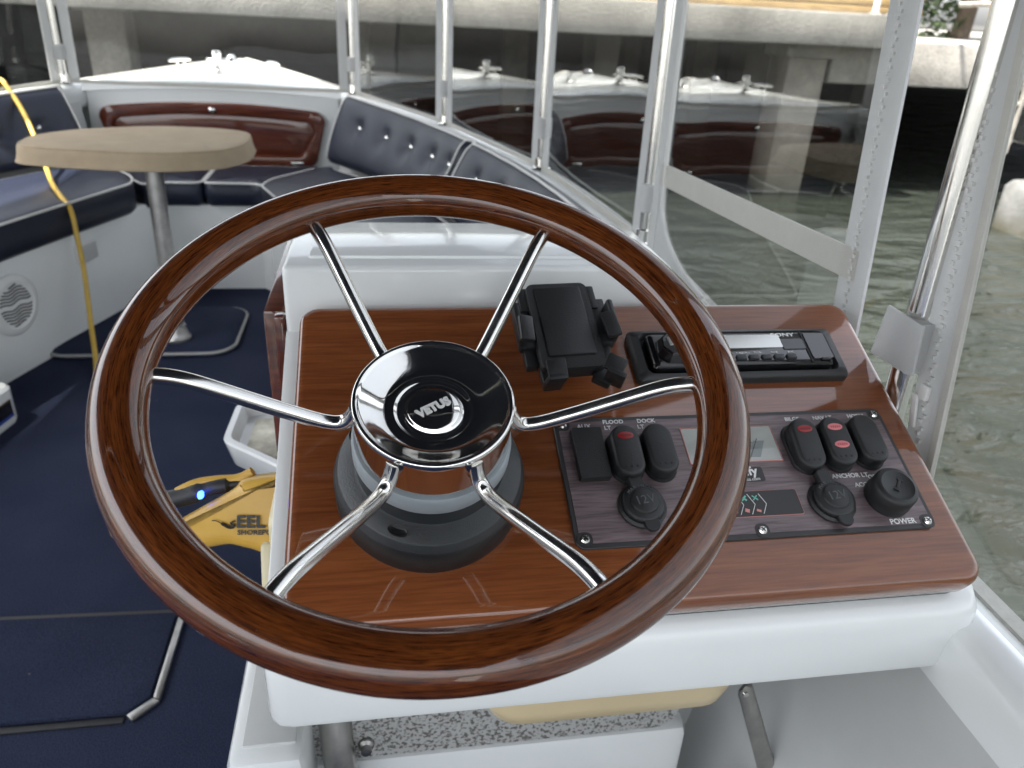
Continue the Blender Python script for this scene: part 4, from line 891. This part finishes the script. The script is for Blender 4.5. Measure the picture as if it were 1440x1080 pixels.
def rocker(a, b, lens=(), tilt=0):
    x, y = L2(a, b); t_ = Matrix.Translation((x, y, 0))
    bm = NB(); stack(bm, [(0.0300, 0.0555, 0.015, 0.003), (0.0300, 0.0555, 0.015, 0.0052), (0.0285, 0.054, 0.0142, 0.0066)], 9, xf=t_); b0 = obj('rocker_switch', bm, M['rubber'], sp_)
    T2 = t_ @ Matrix.Rotation(R(tilt), 4, 'X')
    bm = NB(); stack(bm, [(0.0265, 0.0520, 0.0132, 0.004), (0.0272, 0.0527, 0.0136, 0.0085), (0.0272, 0.0527, 0.0136, 0.0150), (0.0262, 0.0517, 0.0131, 0.0180), (0.0236, 0.0491, 0.0118, 0.0198), (0.0195, 0.045, 0.0097, 0.0204)], 9, xf=T2); obj('rubber_boot', bm, M['rubber'], b0, ang=60)
    for dy, mm in lens:
        bm = NB(); m = T2 @ Matrix.Translation((0, dy, 0.0202)) @ Matrix.Diagonal((1.0, 0.50, 1, 1)); lathe(bm, [(0.0074, 0), (0.0074, 0.0006), (0.006, 0.0009), (0, 0.0010)], 24, m); ob = obj('indicator_lens', bm, M[mm], b0)
        bm = NB()
        for k in range(-2, 3): bx(bm, T2 @ Vector((k*0.0021, dy-0.0003, 0.02125)), (0.0007, 0.0026-0.0004*abs(k), 0.0003))
        ic = obj('lens_icon', bm, M['hubdark'] if mm == 'red' else M['red'], b0); ic['kind'] = 'stuff'
    bm = NB()
    for k in (-1, 0, 1): lathe(bm, [(0.0013, 0), (0.0013, 0.0006), (0, 0.0008)], 8, T2 @ Matrix.Translation((k*0.0050, -0.0178, 0.0201)))
    gd = obj('hole_dots', bm, M['blackink'], b0); gd['kind'] = 'stuff'  # black discs colour in the dark of three small holes
rocker(0.1755, 0.0155, ((0.0135, 'red'),), 2)
rocker(0.2065, 0.0160)
rocker(0.3480, 0.0165, ((0.0135, 'red'),), 7)
rocker(0.3795, 0.0165, ((0.0135, 'redpink'), (-0.0055, 'redpink')), 3)
rocker(0.4115, 0.0180, (), 2)
def socket(a, b, rz):
    x, y = L2(a, b); T2 = Matrix.Translation((x, y, 0)) @ Matrix.Rotation(rz, 4, 'Z')
    bm = NB(); lathe(bm, [(0.0215, 0.003), (0.0215, 0.0055), (0.0195, 0.0075), (0.0185, 0.0075)], 40, T2); s0 = obj('power_socket', bm, M['black'], sp_)
    bm = NB(); lathe(bm, [(0.0180, 0.0070), (0.0188, 0.0090), (0.0182, 0.0115), (0.0160, 0.0128), (0.0125, 0.0134), (0.0118, 0.0150), (0.0108, 0.0156), (0, 0.0158)], 40, T2); cap = obj('socket_cap', bm, M['rubber'], s0, ang=50)
    bm = NB(); stack(bm, [(0.0125, 0.015, 0.003, 0.006), (0.0125, 0.015, 0.003, 0.0125), (0.011, 0.0135, 0.0025, 0.0135)], 3, 0, 0.0215, T2); obj('hinge_tab', bm, M['rubber'], s0)
    bm = NB(); stack(bm, [(0.0135, 0.016, 0.0065, 0.0085), (0.0135, 0.016, 0.0065, 0.0110), (0.0125, 0.015, 0.006, 0.0118)], 6, 0, -0.0195, T2); obj('lift_lip', bm, M['rubber'], s0)
    p_ = T2 @ Vector((0, 0, 0.0157)); text('embossed_lettering', '12V', 0.0115, M['emboss'], s0, p_, rotz=rz, ext=0.0003)
    n_ = 7
    for k, ch in enumerate('MARINCO'):
        a_ = R(90+42-14*k); q = T2 @ Vector((0.0148*math.cos(a_), 0.0148*math.sin(a_), 0.0132)); text('embossed_lettering', ch, 0.0046, M['emboss'], s0, q, rotz=rz+a_-R(90), ext=0.0003)
socket(0.1805, -0.0345, R(8)); socket(0.3560, -0.0400, R(6))
x, y = L2(0.4110, -0.0385)
bm = NB(); lathe(bm, [(0.0205, 0.003), (0.0208, 0.008), (0.0200, 0.010), (0.0204, 0.012), (0.0200, 0.0215), (0.0180, 0.0245), (0.0150, 0.0252), (0.0140, 0.0242), (0, 0.0238)], 48, Matrix.Translation((x, y, 0))); kk = obj('power_key', bm, M['rubber'], sp_, ang=45)
bm = NB(); bx(bm, (x+0.001, y+0.001, 0.0242), (0.0026, 0.012, 0.0012), rot=(0, 0, R(-38)), bev=0.0004); bx(bm, (x+0.001+0.0035, y+0.0055, 0.0242), (0.005, 0.0022, 0.0012), rot=(0, 0, R(-38))); bx(bm, (x-0.0025, y-0.0035, 0.0242), (0.005, 0.0022, 0.0012), rot=(0, 0, R(-38))); obj('key_slot', bm, M['blackink'], kk)
# battery meter
x, y = L2(0.2812, 0.0255)
bm = NB(); loft(bm, [rr(0.0905, 0.0400, 0.0006, 2, x, y, 0.0032), rr(0.0905, 0.0400, 0.0006, 2, x, y, 0.0038), rr(0.0890, 0.0385, 0.0004, 2, x, y, 0.0038), rr(0.0890, 0.0385, 0.0004, 2, x, y, 0.0032)], True); mt = obj('battery_meter', bm, M['pink'], sp_)
bm = NB(); stack(bm, [(0.0885, 0.0380, 0.0006, 0.0030), (0.0885, 0.0380, 0.0006, 0.0035)], 2, x, y); obj('meter_face', bm, M['meter'], mt)
bm = NB()
arc = [Vector((x+0.027*math.cos(a), y-0.016+0.026*math.sin(a), 0.0037)) for a in frange(R(35), R(145), 20)]
for p, q in zip(arc[:-1], arc[1:]): bx(bm, (p+q)/2, ((q-p).length*1.05, 0.0007, 0.0003), rot=(0, 0, math.atan2(q.y-p.y, q.x-p.x)))
for a in frange(R(35), R(145), 10):
    bx(bm, Vector((x+0.0285*math.cos(a), y-0.016+0.0275*math.sin(a), 0.0037)), (0.0035, 0.0005, 0.0003), rot=(0, 0, a))
obj('meter_scale', bm, M['hubdark'], mt)
bm = NB(); prism(bm, [(x+0.0225, y+0.0025, 0.0036), (x+0.0335, y+0.0025, 0.0036), (x+0.0245, y-0.015, 0.0036), (x+0.006, y-0.015, 0.0036)], (0, 0, 0.0003)); obj('meter_zone', bm, M['greyring'], mt)
bm = NB(); bx(bm, (x+0.020, y-0.006, 0.0041), (0.026, 0.0006, 0.0004), rot=(0, 0, R(58))); obj('needle', bm, M['blackink'], mt)
bm = NB(); stack(bm, [(0.0888, 0.0383, 0.0004, 0.0044), (0.0888, 0.0383, 0.0004, 0.0052)], 2, x, y); obj('meter_glass', bm, M['vinyl'], mt)
# charge strip
x, y = L2(0.2805, -0.0375)
bm = NB(); stack(bm, [(0.0925, 0.0258, 0.0025, 0.0032), (0.0925, 0.0258, 0.0025, 0.0036)], 4, x, y); cs = obj('charge_strip', bm, M['pink'], sp_)
bm = NB(); stack(bm, [(0.0915, 0.0248, 0.002, 0.0034), (0.0915, 0.0248, 0.002, 0.0039)], 4, x, y); obj('strip_field', bm, M['fasciadark'], cs)
for k in range(4):
    cx_ = x-0.027+0.0107*k; bm = NB()
    for p, q in (((cx_+0.004, y+0.0095), (cx_+0.0085, y-0.001)), ((cx_+0.0085, y-0.001), (cx_+0.003, y-0.0105))):
        p, q = Vector((*p, 0.0040)), Vector((*q, 0.0040)); bx(bm, (p+q)/2, ((q-p).length, 0.0005, 0.0003), rot=(0, 0, math.atan2(q.y-p.y, q.x-p.x)))
    obj('chevron', bm, M['ink'], cs)
    bm = NB(); n_ = 4-k
    for j in range(4):
        a = R(45+90*j); bx(bm, (cx_+0.0018*math.cos(a)-0.0002, y+0.0055+0.0018*math.sin(a), 0.0040), (0.0030, 0.0004+0.0006*n_, 0.0003), rot=(0, 0, a))
    obj('propeller_icon', bm, M['mint'], cs)
    bm = NB(); rz = R(-20)
    bx(bm, (cx_-0.0005, y-0.0055-0.0006*k, 0.0040), (0.0040, 0.0058-0.0012*k, 0.0003), rot=(0, 0, rz)); obj('battery_icon', bm, M['pink'], cs)
# logo badge
x, y = L2(0.2830, -0.0075)
bm = NB(); stack(bm, [(0.0385, 0.0150, 0.002, 0.0032), (0.0385, 0.0150, 0.002, 0.0036)], 3, x, y); lb = obj('logo_badge', bm, M['fasciadark'], sp_)
text('logo_lettering', 'Duffy', 0.0125, M['ink'], lb, (x, y+0.0026, 0.0038), rotz=R(2), bold=0.00035, ext=0.00012)
text('web_lettering', 'duffyboats.com', 0.0046, M['ink'], lb, (x, y-0.0056, 0.0038), rotz=R(2), ext=0.00012)
for s_, a, b, sz in (('AUX', 0.1448, 0.0515, 0.0062), ('FLOOD', 0.1735, 0.0555, 0.0060), ('LT', 0.1670, 0.0490, 0.0060), ('DOCK', 0.2055, 0.0555, 0.0060), ('LT', 0.1990, 0.0490, 0.0060), ('BILGE', 0.3520, 0.0515, 0.0060), ('NAV LT', 0.3840, 0.0520, 0.0060), ('HORN', 0.4195, 0.0525, 0.0060),
                     ('ANCHOR LT', 0.3855, -0.0140, 0.0064), ('ACC', 0.3925, -0.0240, 0.0062), ('OFF', 0.4080, -0.0165, 0.0062), ('POWER', 0.4160, -0.0630, 0.0072)):
    x, y = L2(a, b); text('printed_lettering', s_, sz, M['ink'], sp_, (x, y, 0.0034), bold=0.00013, ext=0.00012)

# ------------------------------------------------------------------ shore power connector, inlet and side tray
RT, UP, FW = Vector((0.986, -0.158, 0.052)), Vector((0.025, 0.451, 0.892)), Vector((0.164, 0.879, -0.448))
ec = thing('shore_power_plug', 'yellow moulded shore power plug with a black latch, pushed into the console side', 'plug', (-0.115, 0.742, 0.568))
EB = Vector((-0.115, 0.742, 0.568))
eo = [(-0.1197, 0.7611, 0.6071), (-0.1532, 0.7642, 0.601), (-0.163, 0.7615, 0.5925), (-0.180, 0.760, 0.582), (-0.203, 0.757, 0.570), (-0.2265, 0.754, 0.556), (-0.2292, 0.7501, 0.5454), (-0.2089, 0.7413, 0.5357), (-0.1948, 0.7358, 0.53), (-0.1709, 0.7334, 0.5341), (-0.1488, 0.7277, 0.531), (-0.100, 0.7185, 0.5275), (-0.095, 0.7600, 0.609)]
bm = NB(); rings = []
P2 = [Vector(((Vector(p)-EB).dot(RT), (Vector(p)-EB).dot(UP))) for p in eo]
sm = [Vector((p.x, p.y)) for p in spline([(p.x, p.y, 0) for p in P2]+[(P2[0].x, P2[0].y, 0)], 4)[:-1]]
for d, z in ((0.014, -0.030), (0.005, -0.026), (0.001, -0.018), (0.0, 0.0), (0.001, 0.018), (0.005, 0.026), (0.014, 0.030)):
    rings.append([RT*p.x+UP*p.y+FW*(z) for p in inset_poly(sm, d)])
loft(bm, rings, True, True, True); obj('body', bm, M['yellow'], ec, ang=60)
bm = NB(); q = [Vector(p)-EB-FW*0.004 for p in ((-0.300, 0.774, 0.556), (-0.268, 0.770, 0.566), (-0.225, 0.766, 0.577), (-0.195, 0.764, 0.588), (-0.176, 0.763, 0.592), (-0.160, 0.763, 0.594))]
tube(bm, spline(q, 5), [0.012]*6+[0.011]*8+[0.0085]*7+[0.005]*5, 12); lt = obj('latch', bm, M['rubber'], ec)
bm = NB(); m = Matrix.Translation(Vector((-0.2004, 0.7560, 0.5865))-EB-FW*0.014) @ (-FW).to_track_quat('Z', 'Y').to_matrix().to_4x4() @ Matrix.Diagonal((0.6, 1, 1, 1)); lathe(bm, [(0.0046, -0.004), (0.0046, 0.0012), (0, 0.0016)], 18, m); obj('led_ring', bm, M['led'], lt)
bm = NB(); q = [Vector(p)-EB-FW*0.002 for p in ((-0.148, 0.766, 0.606), (-0.165, 0.765, 0.598), (-0.19, 0.768, 0.595), (-0.212, 0.769, 0.591), (-0.232, 0.768, 0.582))]; tube(bm, spline(q, 4), [0.006]*17, 8); obj('latch_guard', bm, M['yellow'], ec)
er = Matrix((( RT.x, UP.x, -FW.x), (RT.y, UP.y, -FW.y), (RT.z, UP.z, -FW.z))).to_euler()
text('printed_lettering', 'EEL', 0.0185, M['blackink'], ec, Vector((-0.1473, 0.7132, 0.5745))-EB+FW*0.0010, rot=er, bold=0.0006, ext=0.0002, sx=1.15)
text('printed_lettering', 'SHOREPOWER', 0.0072, M['blackink'], ec, Vector((-0.1340, 0.7063, 0.5650))-EB+FW*0.0010, rot=er, bold=0.0002, ext=0.0002, sx=1.2)
bm = NB(); q = [Vector(p)-EB+FW*0.0012 for p in ((-0.1890, 0.7206, 0.5742), (-0.1840, 0.7195, 0.5742), (-0.1779, 0.7174, 0.5715), (-0.1703, 0.7144, 0.5684), (-0.1652, 0.7142, 0.5698), (-0.1690, 0.7162, 0.5728), (-0.1640, 0.7166, 0.5750))]
tube(bm, spline(q, 4), [0.0005]*8+[0.0017]*10+[0.001]*7, 6); obj('eel_emblem', bm, M['blackink'], ec)
inl = thing('power_inlet', 'cream shore power inlet flange on the port side of the console', 'inlet', (-0.099, 0.70, 0.575))
bm = NB(); stack(bm, [(0.15, 0.125, 0.012, -0.012), (0.15, 0.125, 0.012, 0.010), (0.142, 0.117, 0.010, 0.015)], 4, 0, 0, Matrix.Rotation(R(-90), 4, 'Y') @ Matrix.Rotation(R(90), 4, 'Z')); obj('flange', bm, M['cream'], inl)
bm = NB(); bx(bm, (-0.018, -0.085, -0.005), (0.012, 0.012, 0.085), rot=(R(-24), 0, 0), bev=0.003); obj('hinged_cover', bm, M['cream'], inl)
tr = thing('side_tray', 'white moulded tray with a worn metal plate on the port side of the console', 'tray', (-0.19, 1.20, 0.42))
TP = [Vector(p) for p in ((-0.078, -0.045), (0.078, -0.180), (0.078, 0.12), (-0.074, 0.085))]
tp = round_poly(TP, 0.02, 4); bm = NB()
loft(bm, [[Vector((p.x, p.y, z)) for p in inset_poly(tp, d)] for d, z in ((0.020, -0.058), (0.012, -0.050), (0.0, -0.004), (0.002, 0.0), (0.012, 0.0), (0.015, -0.004), (0.022, -0.020))], True, True, True); obj('shell', bm, M['gel'], tr)
bm = NB(); prism(bm, [(-0.040, -0.040, -0.0195), (0.050, -0.115, -0.0195), (0.050, 0.06, -0.0195), (-0.036, 0.05, -0.0195)], (0, 0, 0.004), bev=0.001); obj('metal_plate', bm, pbr('worn_brass_plate', (0.50, 0.47, 0.38), 0.42, metal=0.5, noise=0.3, nscale=45), tr)

# ------------------------------------------------------------------ dock, piles and what stands about them
dk = thing('concrete_dock', 'weathered concrete dock with a pale edge beam across the bow', 'dock', (0, 5.2, -0.2))
def dobj(n, bm, mat, **k): bm.transform(Matrix.Translation((0, -5.2, 0.2))); return obj(n, bm, mat, dk, **k)
bm = NB(); bx(bm, (-5.2, 5.32, 1.025), (17.6, 0.24, 0.205), bev=0.012); dobj('edge_beam', bm, M['concrete'])
bm = NB(); bx(bm, (-6.2, 10.3, 1.06), (19.6, 9.7, 0.12)); dobj('deck_slab', bm, M['concrete'])
bm = NB(); bx(bm, (8.45, 5.62, 0.82), (10.5, 0.30, 0.30), bev=0.012); dobj('lower_beam', bm, M['concrete'])
bm = NB(); bx(bm, (8.45, 10.4, 0.92), (10.4, 9.3, 0.10)); dobj('lower_slab', bm, M['concrete'])
def pile(x, y, wd, top, label):
    t = thing('dock_pile', label, 'pile', (x, y, -0.9), group='concrete piles under the dock')
    bm = NB(); bx(bm, (0, 0, (top+0.9)/2), (wd, wd, top+0.9), bev=0.02); obj('shaft', bm, M['pile'], t)
    bm = NB(); bx(bm, (0, 0, top+0.9-0.05), (wd+0.08, wd+0.08, 0.10), bev=0.012); obj('cap', bm, M['concrete'], t)
pile(-1.62, 5.60, 0.24, 1.0, 'square concrete pile seen through the bow window')
pile(3.02, 5.62, 0.30, 0.93, 'stained square pile seen through the cross banded window panel')
pile(6.9, 5.9, 0.30, 0.75, 'square pile under the low dock beam')
for i_, x in enumerate((-4.3, -0.2, 1.6, 3.9, 6.2)): pile(x, 9.6, 0.28, 0.86, ('shaded back row pile deep under the dock, beyond the port corner post', 'shaded back row pile deep under the dock, behind the bow window', 'shaded back row pile deep under the dock, behind the tufted backrest panel', 'shaded back row pile deep under the dock, behind the cross banded panel', 'shaded back row pile deep under the low dock beam')[i_])
t = thing('timber_stack', 'stack of sunlit pale timber planks on the dock edge', 'planks', (2.8, 5.95, 1.122))
for r_ in range(3):
    for k in range(3):
        bm = NB(); bx(bm, (random.uniform(-.06, .06), -0.22+0.16*k, 0.03+0.055*r_), (2.3, 0.14, 0.048), rot=(0, 0, random.uniform(-.012, .012)), bev=0.004); obj('plank', bm, M['plank'], t)
def pole(x, y, z0, z1, r_, label, name='white_pole'):
    t = thing(name, label, 'pole', (x, y, z0), group='white poles on the dock')
    bm = NB(); lathe(bm, [(r_, 0), (r_, z1-z0-0.01), (r_*0.8, z1-z0), (0, z1-z0)], 16); obj('shaft', bm, M['whitepaint'], t)
    bm = NB(); lathe(bm, [(r_*2.2, 0), (r_*2.2, 0.012), (r_*1.2, 0.02)], 16); obj('base', bm, M['rust'], t)
pole(3.46, 5.5, 1.122, 2.6, 0.022, 'slim white pole next to the timber stack on the dock edge')
pole(3.60, 5.5, 1.122, 2.6, 0.026, 'thicker white pole at the very end of the dock edge beam')
# ladder
ld = thing('dock_ladder', 'galvanised pipe ladder hanging at the low dock beam', 'ladder', (4.12, 4.95, 0.5))
for x in (-0.05, 0.24):
    bm = NB(); tube(bm, spline([(x, 0, -0.2), (x, 0, 0.2), (x, 0.0, 0.6), (x, 0.12, 0.72), (x, 0.5, 0.72)], 4), 0.019, 10); obj('rail', bm, M['rust'], ld)
for z in (-0.12, 0.13, 0.38):
    bm = NB(); tube(bm, [(-0.07, 0, z), (0.26, 0, z)], 0.015, 8); obj('rung', bm, M['rust'], ld)
# float
fl = thing('dock_float', 'white dock float with a brown waterline stain', 'float', (5.42, 4.36, -0.15))
bm = NB(); stack(bm, [(2.6, 0.50, 0.10, -0.1), (2.64, 0.54, 0.11, 0.0), (2.64, 0.54, 0.11, 0.30), (2.58, 0.48, 0.09, 0.34)], 5); obj('block', bm, M['floatm'], fl)
for k in range(4):
    bm = NB(); bx(bm, (-0.9+0.6*k, 0, 0.345), (0.56, 0.40, 0.02), bev=0.006); obj('deck_plate', bm, M['whitepaint'], fl)
bm = NB(); lathe(bm, [(0.035, 0), (0.03, 0.02), (0, 0.022)], 14, Matrix.Translation((-1.0, -0.270, 0.16)) @ Matrix.Rotation(R(90), 4, 'X')); obj('bolt', bm, M['whitepaint'], fl)
# ropes hanging under the dock
for k, (x, y) in enumerate(((3.72, 5.5), (3.55, 5.2))):
    bm = NB(); tube(bm, spline([(x, y, 0.95), (x+0.01, y-0.01, 0.6), (x-0.01, y, 0.2), (x, y, -0.14)], 5), 0.008, 6)
    tag(obj('mooring_line', bm, M['cord']), ('thin yellow line hanging beside the stained pile', 'thin yellow line hanging in front of the stained pile')[k], 'rope')
# trees beyond
def tree(x, y, z, h, r_, n, label, mat, seed):
    rnd = random.Random(seed); t = thing('leafy_tree', label, 'tree', (x, y, z), group='trees behind the dock')
    bm = NB(); tube(bm, spline([(0, 0, 0), (0.05, 0.03, h*0.25), (-0.04, 0.06, h*0.5), (0.05, 0, h*0.85)], 5), [0.10*h/3*(1-0.85*i/15) for i in range(16)], 10)
    for k in range(7):
        a = rnd.uniform(0, 6.28); z0 = h*rnd.uniform(0.15, 0.6); l = r_*rnd.uniform(0.5, 0.95)
        tube(bm, [(0, 0, z0), (l*0.5*math.cos(a), l*0.5*math.sin(a), z0+l*0.35), (l*math.cos(a), l*math.sin(a), z0+l*0.6)], [0.03*h/3, 0.02*h/3, 0.006], 6)
    obj('trunk', bm, M['bark'], t)
    vs_, fs = [], []
    cl = []
    for k in range(60):
        while True:
            p = Vector((rnd.uniform(-1, 1), rnd.uniform(-1, 1), rnd.uniform(-1, 1)))
            if p.length < 1: break
        cl.append((Vector((p.x*r_, p.y*r_, h*0.55+p.z*h*0.52)), rnd.uniform(0.16, 0.34)*r_))
    for i in range(n):
        c, cr = rnd.choice(cl); d = Vector((rnd.gauss(0, 1), rnd.gauss(0, 1), rnd.gauss(0, 1))).normalized()*cr*rnd.uniform(0.55, 1.0)
        p = c+d; u = Vector((rnd.gauss(0, 1), rnd.gauss(0, 1), rnd.gauss(0, 1))).normalized(); v = u.orthogonal().normalized(); s = rnd.uniform(0.035, 0.07)
        b = len(vs_); vs_ += [p-u*s, p+v*s*0.45, p+u*s, p-v*s*0.45]; fs.append((b, b+1, b+2, b+3))
    me = bpy.data.meshes.new('crown'); me.from_pydata(vs_, [], fs); me.materials.append(mat)
    o = bpy.data.objects.new('crown', me); link(o, t)
tree(5.6, 7.4, 0.97, 2.8, 1.1, 11000, 'dense green tree rising behind the low dock beam', M['leaf'], 3)
tree(8.0, 8.2, 0.97, 3.4, 1.5, 5200, 'tall olive green tree further along the low dock beam', M['leaf2'], 4)
tree(7.0, 10.5, 1.0, 3.8, 1.7, 4200, 'broad green tree set back behind the low dock', M['leaf'], 5)
